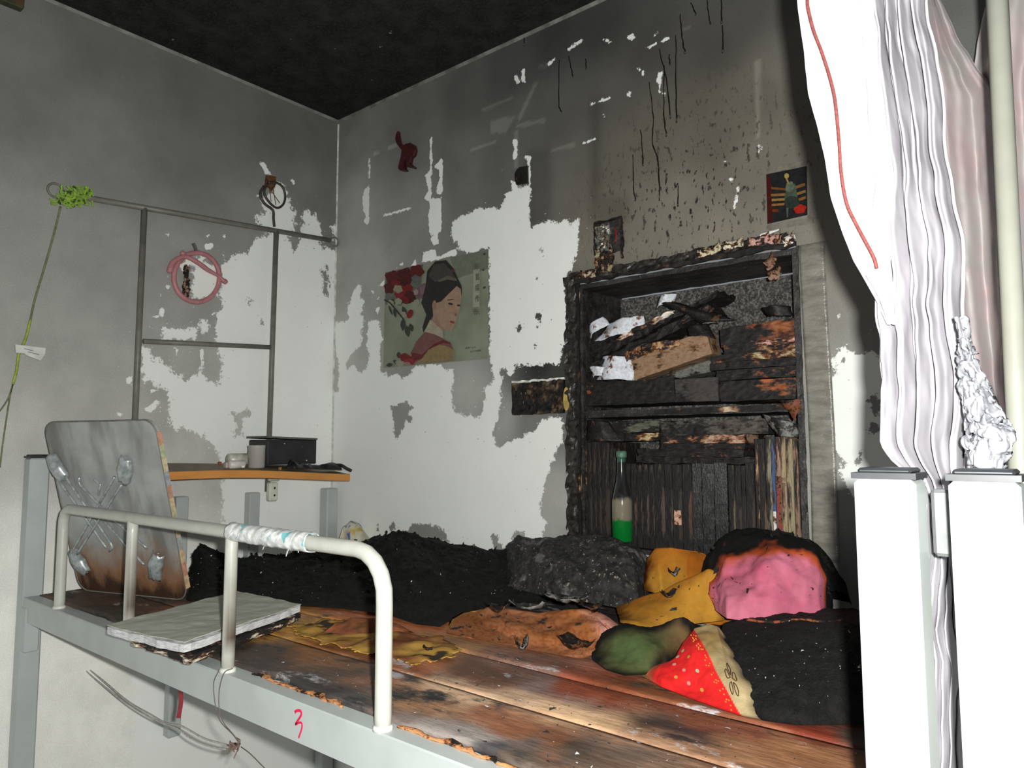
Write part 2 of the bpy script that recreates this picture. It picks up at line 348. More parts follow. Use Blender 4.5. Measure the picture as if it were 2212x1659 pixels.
# --- the wall with the bookcase niche (plane y = 0)
NX0, NX1, NZ0, NZ1, ND = 1.100, 1.700, 1.47, 2.200, .215
def wall_back():
    xs = np.r_[lines(0, 2.32, .008, (NX0, NX1)), np.linspace(2.5, 4.2, 8)]
    zs = np.r_[np.linspace(0, 1.1, 6), lines(1.2, 3.0, .008, (NZ0, NZ1))]
    X, Z = np.meshgrid(xs, zs); p = np.stack([X.ravel(), Z.ravel()], 1)
    w = lambda q: np.array([PX(a, b, 'y', 0)[[0, 2]] for a, b in q])
    big = [q for q in WB if len(q) > 15]; sm = [q for q in WB if len(q) <= 15]; hole = -sdf(p, [w(q) for q in WBG])
    d = np.minimum(sdf(p, [w(q) for q in big]), hole); ds = np.minimum(sdf(p, [w(q) for q in sm]), hole)
    d[p[:, 1] < 1.35] = .2
    d = np.where((p[:, 0] > 2.0) & (p[:, 1] > 1.9), np.minimum(d, -.2), d)
    so = idw(p, w([s[:2] for s in SB]), np.array([s[2] for s in SB]))
    # tape marks a shade lighter than the soot
    tp = [strip(*c5((1045,1080),(1230,1015)),6), strip(*c5((1135,790),(1350,700)),6), strip(*c5((1395,860),(1520,590)),6), strip(*c5((1380,905),(1580,862)),6), c5((1195,870),(1370,830),(1300,950),(1200,950)), strip(*c5((355,1105),(390,1095)),5), strip(*c6((1445,430),(1455,980)),8), strip(*c5((1378,940),(1375,1200)),5), strip(*c5((460,1060),(525,1035)),6), strip(*c6((910,215),(965,190)),5), strip(*c5((1630,1080),(1800,1035)),6), strip(*c5((1540,480),(1600,470)),5)]
    so *= 1+.55*np.clip(sdf(p, [w(q) for q in tp])/.003+1, 0, 1)
    # darker ghosts of what hung there and the plumes above the burnt socket and bookcase
    gh = [c6((270,740),(300,740),(270,1560),(490,1560),(490,1440),(290,1440)), c6((290,1450),(490,1450),(490,1560),(290,1560)), c5((1480,1110),(1600,1110),(1600,1600),(1480,1600))]
    so *= 1-.3*np.clip(sdf(p, [w(q) for q in gh])/.03+1, 0, 1)
    c = w([(1500, 430)])[0]; rr = np.hypot((p[:, 0]-c[0])/.33, (p[:, 1]-c[1])/.30)
    sp = np.clip(1.25-rr, 0, 1); br = np.clip(1.55-rr*.8, 0, 1)
    c = w([(1270, 530)])[0]; br = np.maximum(br, np.clip(1.3-np.hypot(p[:, 0]-c[0], p[:, 1]-c[1])/.09, 0, 1))
    nx = len(xs); F = []
    for j in range(len(zs)-1):
        for i in range(nx-1):
            cx, cz = (xs[i]+xs[i+1])/2, (zs[j]+zs[j+1])/2
            if NX0 < cx < NX1 and NZ0 < cz < NZ1: continue
            F.append((j*nx+i, j*nx+i+1, (j+1)*nx+i+1, (j+1)*nx+i))
    g = G(); g.add(np.stack([p[:, 0], 0*p[:, 0], p[:, 1]], 1), F)
    return g.build('wall_back', wall_mat('sooty flaked wall paint'), kind='structure', recalc=False, attrs=dict(peel=d, strips=ds, soot=so, speck=sp, brown=br))
wb = wall_back()
def wall_left():
    ys = np.r_[np.linspace(-4.0, -1.5, 8), lines(-1.45, 0, .008)]; zs = np.r_[np.linspace(0, .9, 5), lines(1.0, 3.0, .008)]
    Y, Z = np.meshgrid(ys, zs); p = np.stack([Y.ravel(), Z.ravel()], 1)
    w = lambda q: np.array([PX(a, b, 'x', 0)[[1, 2]] for a, b in q])
    hole = -sdf(p, [w(q) for q in WLG]); d = np.minimum(sdf(p, [w(q) for q in WL[:3]+WL[-2:]]), hole); ds = np.minimum(sdf(p, [w(q) for q in WL[3:-2]]), hole)
    so = idw(p, w([s[:2] for s in SL]), np.array([s[2] for s in SL]))
    t = np.clip((1.62-p[:, 1])/.35, 0, 1); so = so*(1-t)+.86*t
    nx = len(ys); g = G()
    g.grid(np.stack([0*p[:, 0], p[:, 0], p[:, 1]], 1), nx, len(zs))
    return g.build('wall_left', wall_mat('smoke greyed wall paint', .13), kind='structure', recalc=False, attrs=dict(peel=d, strips=ds, soot=so, speck=0*d, brown=0*d))
wall_left()
m = N('soot black ceiling paint'); n = m.noise(14, 7, .62); n2 = m.noise(120, 4, .6); h = m.noise(26, 3, .5)
c = m.mix(m.rng(n, .35, .75), (.011, .011, .010), (.03, .029, .026)); c = m.mix(m.rng(n2, .45, .75), c, (.035, .034, .03)); c = m.mix(m.rng(h, .745, .76), c, (.25, .25, .23))
g = G(); g.span((-.02, -4, 3.0), (4.2, .02, 3.04), .001); g.build('ceiling', m.done(c, .9, n2, .3, .002, spec=.15), kind='structure')
g = G(); g.span((0, -4, -.03), (4.2, 0, 0), .001); g.build('floor', plain('grey cement floor', (150, 148, 140), .7, .15, 6), kind='structure')
TR_ = plain('pale joint filler', (196, 198, 190), .8, .35, 25)
TR2 = plain('sooty joint filler', (110, 110, 104), .8, .4, 18)
def fillet(name, a, b, c, off, mt):
    g = G(); g.prism([a, b, c], off); g.build(name, mt, kind='structure')
fillet('trim_1', (0, -.0005, 2.9995), (0, -.0005, 2.990), (0, -.006, 2.9995), (2.6, 0, 0), TR2)
fillet('trim_2', (.0005, 0, 2.9995), (.006, 0, 2.9995), (.0005, 0, 2.991), (0, -2.2, 0), plain('grey joint filler', (120, 122, 116), .8, .3, 15))
fillet('trim_3', (.0005, -.0005, 1.0), (.005, -.0005, 1.0), (.0005, -.005, 1.0), (0, 0, 1.985), TR_)
# --- tar that ran down the wall
TAR = plain('black tar run', (20, 18, 16), .35, .3, 60, spec=.5)
for q in (((25,430),(25,740),(45,805)), ((95,400),(130,560)), ((215,420),(220,500)), ((610,930),(622,1080),(628,1190)), ((670,590),(700,830),(695,1030),(735,1160),(745,1440)), ((780,470),(775,780),(795,980)), ((745,350),(800,600),(825,850)), ((862,250),(862,600),(870,880)), ((895,100),(905,250),(930,385)), ((1085,0),(1100,120),(1112,178)), ((1190,0),(1190,170)), ((970,20),(1010,110)), ((555,1110),(560,1350),(575,1440)), ((880,1330),(880,1480)), ((815,390),(820,470)), ((1198,180),(1200,380)), ((-60,-20),(-55,60)), ((-220,120),(-225,330)), ((-300,90),(-300,140))):
    P = smooth_path([PX(*a, 'y', -.0004) for a in c6(*q)], 6); k = len(P)
    g = G(); g.tube(P+np.c_[RNG.randn(k)*.0008, np.zeros(k), np.zeros(k)], np.linspace(.0011, .0019, k)*(.8+.5*RNG.rand(k)), 6); g.build('tar_drip', TAR, wb, smooth=True)

# ------------------------------------------------------------------ the burnt bunk bed
PAINT = plain('grey white bed enamel', (174, 180, 178), .38, .06, 12, spec=.5)
PAINTW = plain('cream white tube enamel', (214, 214, 204), .3, .05, 20, spec=.5)
BLACKCAP = plain('black plastic cap', (40, 42, 46), .45, .2, 60)
BZ = 1.372           # top of the bed boards
RY = -.99            # front face of the side rail
bed = thing('bunk_bed', 'burnt upper bunk with a grey steel frame, curved guard rail and scorched boards', 'bed', (1.08, -.52, 0))
def post(x0, y0, z1, parent, mat=PAINT, cap=True, w=.047, d=.047):
    g = G(); g.span((x0, y0, 0), (x0+w, y0+d, z1), .004); o = g.build('post', mat, parent)
    if cap:
        g = G(); a, b = x0-.001, y0-.001; t = .006
        g.prism([(a, b, z1), (a+w+.002, b, z1), (a+w+.002, b+d+.002, z1), (a, b+d+.002, z1)], (0, 0, .005))
        g.box((x0+w/2, y0+d/2, z1+.0065), (w-.006, d-.006, .005), None, .002)
        g.build('post_cap', BLACKCAP, o)
    return o
post(.010, RY, 1.722, bed); post(2.050, RY, 1.722, bed)
post(.010, -.060, 1.60, bed, cap=False); post(2.050, -.060, 1.722, bed)
g = G(); g.span((.018, -.36, .9), (.052, -.322, 1.60), .003); g.build('end_upright', PAINT, bed)
g = G(); g.span((.018, -.60, .9), (.052, -.562, 1.60), .003); g.build('end_upright', PAINT, bed)
def rail(name, lo, hi):
    g = G(); g.span(lo, hi, .003); return g.build(name, PAINT, bed)
# side rail: an angle profile with a front web and a top flange
g = G(); g.prism([(.06, RY, 1.310), (.06, RY, 1.366), (.06, RY+.002, 1.368), (.06, RY+.034, 1.368), (.06, RY+.034, 1.360), (.06, RY+.004, 1.360), (.06, RY+.004, 1.318), (.06, RY+.02, 1.318), (.06, RY+.02, 1.310)], (2.0, 0, 0))
srail = g.build('side_rail', PAINT, bed)
g = G(); g.span((.051, RY-.003, 1.235), (.094, RY+.03, 1.345), .003); g.build('corner_bracket', PAINT, bed)
g = G(); g.span((2.098, -.935, 1.655), (2.117, -.92, 1.712), .003); g.build('corner_bracket', plain('dull zinc bracket', (96, 98, 98), .5, .2, 40), bed)
rail('back_rail', (.06, -.056, 1.312), (2.05, -.022, 1.358)); rail('end_rail', (.014, -.95, 1.312), (.05, -.05, 1.356)); rail('end_rail', (2.051, -.84, 1.312), (2.07, -.06, 1.356))
for x in (.55, 1.05, 1.55): rail('cross_slat', (x-.02, -.96, 1.335), (x+.02, -.05, 1.357))
# guard rail
GT = 1.603; GR = .0118; GY = RY+.012
def soot_tube(name, pts, r, sooty):
    """tube whose enamel is smoked brown where it faced the fire"""
    P = resample(pts, max(6, int(len(pts)*3))); g = G(); n = 14; g.tube(P, r, n)
    V = np.concatenate(g.v); c = np.array(lin((186, 186, 177)))
    s = np.clip(sooty(V)+.08*fbm(V, 40, 3), 0, 1)[:, None]
    g.c = [c*(1-s)+np.array(lin((70, 52, 36)))*s]; g.has = True
    return g.build(name, vcol('smoked tube enamel', .32, .06, 30, 0.05, spec=.5), bed, smooth=True)
arc = lambda cx, cz, r, a0, a1, n=8: [(cx+r*math.cos(a), GY, cz+r*math.sin(a)) for a in np.linspace(a0, a1, n)]
path = [(.268, GY, 1.366), (.268, GY, GT-.035)]+arc(.268+.035, GT-.035, .035, math.pi, math.pi/2)+[(.6, GY, GT), (1.0, GY, GT-.001)]+arc(1.438-.06, GT-.06, .06, math.pi/2, 0, 12)+[(1.438, GY, 1.45), (1.438, GY, 1.366)]
soot_tube('guard_tube', path, GR, lambda V: np.clip((V[:, 2]-GT-.002)/.01, 0, 1)*np.clip(1.2-np.abs(V[:, 0]-.33)*1.2, 0, .5)*.25)
for x in (.645, 1.036):
    soot_tube('guard_upright', [(x, GY, 1.366), (x, GY, 1.5), (x, GY, GT)], .0108, lambda V: np.clip((V[:, 0]-V[:, 0].mean())*110+.1, 0, 1)*np.clip((1.58-V[:, 2])*6, 0, 1)*np.clip((V[:, 2]-1.385)*25, .3, 1))
for x in (.268, .645, 1.036, 1.438):
    g = G(); g.tube([(x, GY, 1.3675), (x, GY, 1.372), (x, GY, 1.3745)], [.0145, .0135, .0115], 14); g.build('weld', PAINTW, bed, smooth=True)
# peeling tape wound on the guard rail
TAPE = N('torn white tape'); t = TAPE.noise(90, 5, .6); q = TAPE.noise(30, 2, .5)
cc = TAPE.mix(TAPE.rng(t, .4, .65), lin((196, 198, 196)), lin((232, 234, 232))); cc = TAPE.mix(TAPE.rng(q, .66, .68), cc, lin((120, 190, 195))); cc = TAPE.mix(TAPE.rng(q, .32, .30), cc, lin((205, 200, 80)))
TAPE = TAPE.done(cc, .35, t, .4, .002, spec=.5)
tp = thing('tape_wrap', 'torn white plastic tape wound around the top tube of the guard rail', 'tape', (1.17, GY, GT))
g = G(); nu, nv = 60, 22; U, V_ = np.meshgrid(np.linspace(0, 1, nu), np.linspace(0, 2*math.pi, nv)); X = 1.035+U*.235
# follow the tube's axis
ax = lambda x: np.where(x < 1.378, GT, GT)
nn = fbm(np.stack([X.ravel()*60, np.cos(V_.ravel())*1.5, np.sin(V_.ravel())*1.5], 1), 1, 3)
rr = GR+.0018+np.abs(nn)*.0022+.0012*np.abs(np.sin(X.ravel()*140+V_.ravel()))
g.grid(np.stack([X.ravel(), GY+rr*np.cos(V_.ravel()), ax(X.ravel())+rr*np.sin(V_.ravel())], 1), nu, nv); g.build('winding', TAPE, tp, smooth=True, solid=.0006)
for i in range(14):
    x = 1.05+random.random()*.21; a = random.random()*6.28; g = G(); L = .006+random.random()*.009
    d = A3((random.random()-.5)*1.6, -.3-.6*random.random(), -random.random()*1.2+.2); d /= np.linalg.norm(d)
    p0 = A3(x, GY+math.cos(a)*GR*.9-.003, GT+math.sin(a)*GR); w = A3(.003, 0, .003)
    q = [p0+d*L*t+A3(0, 0, -.006)*t*t for t in (0, .4, .75, 1)]
    g.add([p for k, s in zip(q, (1, 1.1, .8, .2)) for p in (k-w*s, k+w*s)], [(0, 1, 3, 2), (2, 3, 5, 4), (4, 5, 7, 6)]); g.build('torn_end', TAPE, tp, solid=.0005)
# wooden boards across the bed
BC = np.array([(1.09,-.92,.06,.05,.045),(1.23,-.93,.04,.036,.036),(1.3,-.93,.075,.065,.062),(1.38,-.86,.34,.18,.095),(1.27,-.78,.34,.13,.063),(1.06,-.8,.33,.14,.05),(1.05,-.72,.62,.34,.07),(.93,-.73,.6,.32,.085),(.96,-.54,.5,.15,.05),(1.41,-.79,.55,.36,.23),(1.49,-.77,.6,.41,.27),(1.63,-.79,.56,.36,.21),(1.39,-.71,.15,.067,.039),(1.5,-.69,.205,.135,.12),(1.58,-.65,.24,.05,.018),(1.5,-.93,.26,.225,.21),(1.56,-.95,.06,.057,.06),(1.55,-.87,.27,.105,.05),(1.65,-.87,.24,.1,.05),(1.69,-.87,.087,.062,.048),(1.74,-.79,.3,.17,.1),(1.68,-.62,.26,.094,.038),(1.74,-.67,.19,.062,.027),(1.75,-.75,.05,.037,.035),(1.83,-.71,.2,.06,.03),(1.86,-.62,.17,.025,.008),(1.91,-.69,.33,.15,.07),(1.85,-.77,.3,.15,.075),(.32,-.87,.1,.06,.045),(.6,-.84,.2,.08,.04),(.45,-.93,.05,.04,.03),(.8,-.9,.04,.034,.03),(.2,-.6,.02,.018,.016),(.6,-.3,.015,.013,.012),(1.3,-.3,.03,.025,.02),(1.8,-.3,.02,.018,.016),(1.95,-.9,.28,.13,.06),(1.8,-.93,.2,.12,.07),(1.62,-.95,.12,.09,.07),(1.97,-.6,.06,.04,.03)])
m = N('scorched plank wood'); gr = m.noise(15, 9, .7, (.5, 1, 1)); fine = m.noise(130, 5, .65, (.22, 1, 1)); big = m.noise(8, 8, .68, (.6, 1, 1)); ash = m.noise(14, 9, .72, (.55, 1, 1))
c = m.mix(1.0, m.attr('col', 'Color'), m.mix(m.rng(gr, .25, .75), (.6, .54, .5), (1.45, 1.45, 1.45)), 'MULTIPLY'); c = m.mix(1.0, c, m.mix(m.rng(fine, .3, .7), (.86, .85, .84), (1.1, 1.1, 1.1)), 'MULTIPLY')
c = m.mix(m.rng(big, .555, .66), c, m.mix(m.rng(fine, .35, .7), (.018, .017, .017), (.06, .055, .055)))
c = m.mix(m.math('MULTIPLY', m.rng(ash, .585, .66), .7), c, (.55, .54, .56)); WOOD = m.done(c, m.rng(gr, .3, .7, .5, .75), m.math('ADD', gr, fine), .55, .004, spec=.5)
edges = [-.954, -.80, -.645, -.49, -.335, -.18, -.062]
for k in range(6):
    y0, y1 = edges[k]+.0012, edges[k+1]-.0012
    xs = np.linspace(.07, 2.045, 200); ys = np.linspace(y0, y1, 14); X, Y = np.meshgrid(xs, ys); p = np.stack([X.ravel(), Y.ravel()], 1)
    if k == 0: # charred away front edge
        e = .012*fbm(np.c_[p[:, 0]*7, 0*p[:, 0], 0*p[:, 0]], 1, 4)+.004; f = (y1-p[:, 1])/(y1-y0); p[:, 1] += f**3*e
    w = p+np.stack([fbm(np.c_[p*11, 0*p[:, :1]], 1, 4)*.055, fbm(np.c_[p*11, 0*p[:, :1]+5], 1, 4)*.035], 1)
    col = idw(w*[.8, 1.4], BC[:, :2]*[.8, 1.4], BC[:, 2:], 4.6)
    z = BZ-.0012*k % .002+.0015*fbm(np.c_[p*[3, 22], 0*p[:, :1]+k], 1, 4)
    z -= .002*np.clip(1-np.abs(p[:, 1]-y0)/.003, 0, 1)+.002*np.clip(1-np.abs(p[:, 1]-y1)/.003, 0, 1)
    g = G(); g.grid(np.c_[p, z], 200, 14, col); top = g.n
    o = g.build('plank', WOOD, bed, smooth=True, recalc=False)
    mo = o.modifiers.new('thickness', 'SOLIDIFY'); mo.thickness = .011; mo.offset = -1
# torn bare wood along the front edge of the boards
SPL = burnt('torn raw plywood edge', (196, 136, 90), .3, 45, .6, (150, 90, 50))
for a, b in ((1.085, 1.20), (1.19, 1.33), (1.45, 1.70), (1.72, 1.9), (.70, .78)):
    xs = np.linspace(a, b, 26); n = fbm(np.c_[xs*60, 0*xs, 0*xs], 1, 5, .7); t = np.sin(np.linspace(0, math.pi, 26))**.5
    ys = np.array((0, .3, .7, 1.0)); X = np.repeat(xs[None], 4, 0); w = (.006+.007*n)*t
    Y = -.962+ys[:, None]*(w+.002)[None]+.003*n[None]; Z = 1.3688+.0018*np.sin(ys*math.pi*.6)[:, None]*t[None]+.001*fbm(np.c_[X.ravel()*90, Y.ravel()*200, 0*X.ravel()], 1, 2).reshape(4, -1)
    g = G(); g.grid(np.stack([X.ravel(), Y.ravel(), Z.ravel()], 1), 26, 4); g.build('torn_edge', SPL, bed, smooth=True, solid=.003)
# red figure 3 in marker on the rail
def stroke(g, pts, w, nrm, h=.0006):
    P = np.array(pts, float); nrm = np.array(nrm, float); T = np.gradient(P, axis=0); S = np.cross(T, nrm); S /= np.linalg.norm(S, axis=1)[:, None]; w = np.broadcast_to(w, (len(P),))[:, None]
    L = P-S*w/2; R = P+S*w/2; V = np.stack([L, R, R+nrm*h, L+nrm*h], 1).reshape(-1, 3); F = []
    for i in range(len(P)-1):
        for a in range(4): F.append((4*i+a, 4*i+(a+1) % 4, 4*i+4+(a+1) % 4, 4*i+4+a))
    F += [(0, 1, 2, 3), tuple(4*(len(P)-1)+a for a in range(4))]
    g.add(V, F)
q = [PX(0+x/2.458, 1100+y/2.458, 'y', RY-.0002) for x, y in ((1566,1078),(1578,1069),(1597,1072),(1600,1092),(1582,1122),(1570,1142),(1592,1132),(1604,1140),(1602,1168),(1586,1214))]
P = smooth_path(q, 5); g = G(); stroke(g, P, np.linspace(.0042, .0026, len(P)), (0, -1, 0)); g.build('painted_number', plain('red marker ink', (214, 20, 74), .5, .1, 90), srail, label='figure 3 written in red marker')
# red ribbon under the rail
p0 = PX(388, 1487, 'y', -.90); p1 = PX(386, 1552, 'y', -.90)
g = G(); n = 10; pts = [p0+(p1-p0)*t+A3(.002*math.sin(t*5), .003*math.sin(t*3), 0) for t in np.linspace(-.6, 1, n)]
w = PX(393, 1500, 'y', -.90)-PX(384, 1500, 'y', -.90)
g.add([v for p in pts for v in (p-w*.5, p+w*.5)], [(2*i, 2*i+1, 2*i+3, 2*i+2) for i in range(n-1)])
g.build('ribbon', plain('dull red tape', (158, 30, 44), .5, .15, 60), solid=.0008, label='short dull red strip of tape hanging under the bed rail', cat='ribbon')
# grey cords hanging under the rail
CORD = plain('thin grey cord', (190, 184, 180), .7, .2, 90); WIRE = plain('thin brown wire', (92, 84, 78), .5, .2, 90)
def cord(name, pts, ax, val, r, mat, label=None, parent=None, cat='cord', n=6):
    P = smooth_path([PX(x, y, ax, val) for x, y in pts], n); g = G(); g.tube(P, r, 6); return g.build(name, mat, parent, smooth=True, label=label, cat=cat if label else None)
c4 = lambda *p: crop(p, 0, 1100, 2.458)
cord('cord', c4((290,560),(325,655),(360,740),(450,830),(560,920),(680,1020),(800,1090),(880,1135),(960,1150),(1080,1215),(1180,1245),(1240,1262)), 'y', -.80, .002, CORD, 'pale grey cord sagging lowest under the bed rail')
cord('cord', c4((295,560),(330,655),(350,700),(430,830),(560,945),(700,1050),(850,1130),(940,1165),(1010,1215),(1100,1255),(1200,1275),(1238,1268)), 'y', -.81, .0017, CORD, 'second pale grey cord sagging just below the first one')
cord('wire', c4((1165,850),(1135,920),(1140,1010),(1155,1090),(1180,1140),(1235,1195),(1270,1245)), 'y', RY-.005, .0008, WIRE, 'thin brown wire looped over the bed rail, left strand', cat='wire')
cord('wire', c4((1235,845),(1190,870),(1165,960),(1165,1060),(1185,1130),(1225,1180),(1275,1240)), 'y', RY-.006, .0008, WIRE, 'thin brown wire looped over the bed rail, right strand', cat='wire')
cord('wire', c4((1280,1262),(1330,1300),(1400,1370),(1440,1410)), 'y', -.95, .0009, WIRE, 'thin wire running from the knot to the lower edge of the picture', cat='wire')
kn = PX(*c4((1243, 1262))[0], 'y', -.90); g = G()
for i in range(7):
    d = RNG.randn(3)*.006; g.tube(smooth_path([kn+RNG.randn(3)*.007 for _ in range(5)], 5), .0011, 5)
g.build('knot', plain('frayed brown twine', (120, 96, 84), .8, .3, 80), label='frayed brown knot joining the cords under the bed', cat='knot', smooth=True)

# ------------------------------------------------------------------ the recessed bookcase and what is in it
def rough_box(g, lo, hi, n=(6, 4, 6), amp=.002, fr=60, R=None, col=None, seed=0):
    """box with a crumbled, uneven surface"""
    lo = np.array(lo, float); hi = np.array(hi, float); c = (lo+hi)/2; d = hi-lo
    for a in range(3):
        b, e = [(1, 2), (0, 2), (0, 1)][a]
        U, V = np.meshgrid(np.linspace(0, 1, n[b]+1), np.linspace(0, 1, n[e]+1))
        for s in (0, 1):
            P = np.zeros((U.size, 3)); P[:, a] = s; P[:, b] = U.ravel(); P[:, e] = V.ravel()
            P = lo+P*d
            D = np.stack([fbm(P, fr, 3, .6, seed+k) for k in (1, 2, 3)], 1)*amp
            Q = P+D-c
            if R is not None: Q = Q@np.array(R).T
            g.grid(Q+c, n[b]+1, n[e]+1, col)
    return g
def rough(name, lo, hi, mat, parent=None, n=(6, 4, 6), amp=.002, fr=60, R=None, seed=0, **k):
    g = G(); rough_box(g, lo, hi, n, amp, fr, R, None, seed); return g.build(name, mat, parent, **k)
CHAR = N('charcoal black wood'); n1 = CHAR.noise(30, 7, .65, (.4, 1, 1)); v1 = CHAR.noise(120, 4, .6)
c = CHAR.mix(CHAR.rng(n1, .35, .7), (.010, .009, .009), (.05, .046, .043)); c = CHAR.mix(CHAR.rng(v1, .62, .72), c, (.13, .12, .11)); CHAR = CHAR.done(c, .55, CHAR.math('ADD', n1, v1), .6, .004, spec=.45)
GREYB = N('smoked grey back board'); n1 = GREYB.noise(60, 5, .6); n2 = GREYB.noise(180, 3, .6)
GREYB = GREYB.done(GREYB.mix(GREYB.rng(n2, .40, .75), GREYB.mix(GREYB.rng(n1, .3, .7), (.02, .019, .018), (.05, .047, .043)), (.2, .19, .17)), .8, n2, .4, .002)
BLIST = plain('heat blistered black paint', (44, 40, 37), .4, .6, 70, bump=1.0, spec=.5)
PALE = burnt('scorched bare wood edge', (190, 166, 138), .6, 22, .7, (96, 64, 42), (.35, 1, .35))
bc = thing('bookcase', 'charred wooden bookcase recessed into the wall above the bed', 'bookcase', (1.4, .1, 1.47))
rough('side_panel', (1.102, .003, 1.472), (1.114, ND, 2.198), CHAR, bc, (1, 6, 24), .0012)
rough('side_panel', (1.687, .003, 1.472), (1.698, ND, 2.198), CHAR, bc, (1, 6, 24), .0012)
rough('back_panel', (1.116, ND-.012, 1.485), (1.685, ND-.002, 2.185), GREYB, bc, (16, 1, 16), .001)
for k, (a, b) in enumerate(((.0, .06), (.062, .132), (.134, .2))): rough('top_board', (1.114, a, 2.184+.002*k), (1.687, b, 2.197), CHAR, bc, (20, 2, 1), .0014, seed=k)
rough('bottom_board', (1.114, .003, 1.474), (1.687, .2, 1.486), CHAR, bc, (14, 2, 1), .001)
rough('shelf', (1.114, .004, 1.826), (1.687, .2, 1.845), CHAR, bc, (24, 4, 2), .0016)
g = G(); rough_box(g, (1.33, .001, 1.829), (1.66, .0035, 1.842), (26, 1, 2), .0012); g.build('shelf_edge', PALE, bc)
rough('frame_strip', (1.064, -.011, 1.50), (1.1, .0, 2.218), BLIST, bc, (6, 2, 80), .005, 45)
rough('frame_strip', (1.099, -.006, 1.48), (1.1065, .002, 2.20), PALE, bc, (2, 2, 50), .0022, 30)
rough('frame_strip', (1.095, -.008, 2.199), (1.70, .0, 2.212), PALE, bc, (50, 2, 3), .0032, 30)
rough('frame_strip', (1.075, -.010, 2.212), (1.68, -.0005, 2.232), BLIST, bc, (60, 2, 4), .0045, 55)
rough('frame_strip', (1.697, -.004, 1.48), (1.703, .003, 2.20), CHAR, bc, (1, 2, 40), .0015, 60)
# curled flakes along the top edge
for x, z, L, a, c in ((1.62, 2.225, .05, .1, (205, 160, 150)), (1.655, 2.222, .04, -.2, (196, 150, 140)), (1.50, 2.222, .06, .15, (215, 205, 170)), (1.56, 2.228, .05, .05, (222, 214, 190)), (1.15, 2.218, .05, -.1, (205, 185, 165)), (1.69, 2.215, .03, .5, (225, 220, 210)), (1.645, 2.17, .03, .9, (140, 110, 90)), (1.655, 2.14, .03, .4, (150, 125, 105))):
    g = G(); U, V = np.meshgrid(np.linspace(-1, 1, 7), np.linspace(-1, 1, 4)); u = U.ravel(); v = V.ravel()
    p = np.stack([x+u*L/2*math.cos(a)-v*.008*math.sin(a), -.012-.012*u*u+.002*v, z+u*L/2*math.sin(a)+v*.011], 1); p += np.stack([fbm(p, 120, 2, .5, k) for k in (1, 2, 3)], 1)*.003
    g.grid(p, 7, 4); g.build('paint_flake', burnt('curled scorched flake', c, .35, 90), bc, smooth=True, solid=.0008)

c1b = lambda x, y: (1200+x/3.687, 800+y/3.687)
c8b = lambda x, y: (1200+x/3.318, 430+y/3.318)
def rect(f, xl, yt, xr, yb, y):
    mx, my = (xl+xr)/2, (yt+yb)/2
    return PX(*f(xl, my), 'y', y)[0], PX(*f(xr, my), 'y', y)[0], PX(*f(mx, yb), 'y', y)[2], PX(*f(mx, yt), 'y', y)[2]
PAGE = burnt('smoked page edges', (150, 128, 104), .55, 40, .8, (84, 60, 40), (1, 1, .3))
PAGED = plain('charred page edges', (38, 34, 32), .8, .5, 90, bump=.6)
def standing(xl, xr, yt, col, char, label, sc=35, tan=(62, 50, 43), shift=0, lean=0, gloss=.65, group='books standing side by side on the lower shelf'):
    y0 = .012+shift; x0, x1, _, z1 = rect(c1b, xl, yt, xr, yt+300, y0); z1 = PX(*c1b((xl+xr)/2, yt), 'y', y0)[2]
    z0 = 1.4895; x0 = max(x0+.0005, 1.1185); x1 = min(x1-.0005, 1.6825); w = x1-x0; dep = .15+.02*random.random(); t = min(.0022, w*.2)
    th = thing('book', label, 'book', ((x0+x1)/2, y0+dep/2, z0), group)
    sd = random.randint(0, 99); R = rotm('Y', lean) if lean else None
    cov = burnt('book cover', col, char, sc, gloss, tan, (1.6, 1, .22), .6, (20, 18, 17)); amp = .0003+.0007*char
    rough('spine', (x0, y0, z0), (x1, y0+t, z1), cov, th, (3, 1, 18), amp, 35, R, sd)
    for a, b in ((x0, x0+t), (x1-t, x1)): rough('cover_board', (a, y0+t, z0), (b, y0+dep, z1), cov, th, (1, 4, 8), amp*.4, 70, R, sd)
    rough('page_block', (x0+t, y0+t, z0+.002), (x1-t, y0+dep-.003, z1-.004), PAGE if char < .75 else PAGED, th, (2, 4, 4), .0006, 70, R, sd)
    return th, x0, x1, y0, z0, z1
K = (46, 43, 41)
S = standing
S(178, 238, 560, (34, 33, 33), .7, 'soot black book, leftmost of the books standing on the lower shelf')
S(240, 288, 575, (58, 53, 49), .55, 'dark grey charred book, second from the left in the standing row')
S(290, 324, 572, (62, 55, 50), .55, 'thin brown grey charred book, third from the left in the standing row')
S(326, 364, 570, (56, 51, 47), .55, 'thin dark charred book, fourth from the left in the standing row')
S(366, 428, 575, (60, 53, 48), .55, 'wide dark charred book, fifth from the left in the standing row')
S(430, 482, 620, (112, 88, 72), .6, 'ragged brown scorched book just left of the green bottle', shift=.004)
S(486, 540, 740, K, .75, 'black charred book half hidden behind the green bottle on its left', shift=.01)
S(544, 598, 740, K, .75, 'black charred book hidden behind the middle of the green bottle', shift=.01)
S(602, 648, 745, (92, 76, 68), .65, 'scorched book whose right side shows just right of the green bottle')
S(650, 690, 755, (78, 66, 62), .6, 'thin mauve grey scorched book, second to the right of the green bottle')
S(692, 740, 750, (84, 68, 62), .6, 'mauve brown scorched book, third to the right of the green bottle')
S(742, 784, 752, (88, 74, 68), .6, 'thin mauve brown scorched book, fourth to the right of the green bottle')
S(786, 868, 745, (82, 70, 64), .62, 'wide mauve brown book with burnt lower half right of the bottle')
S(870, 930, 748, (90, 76, 60), .66, 'book with yellowish scorch marks near its foot, sixth right of the bottle')
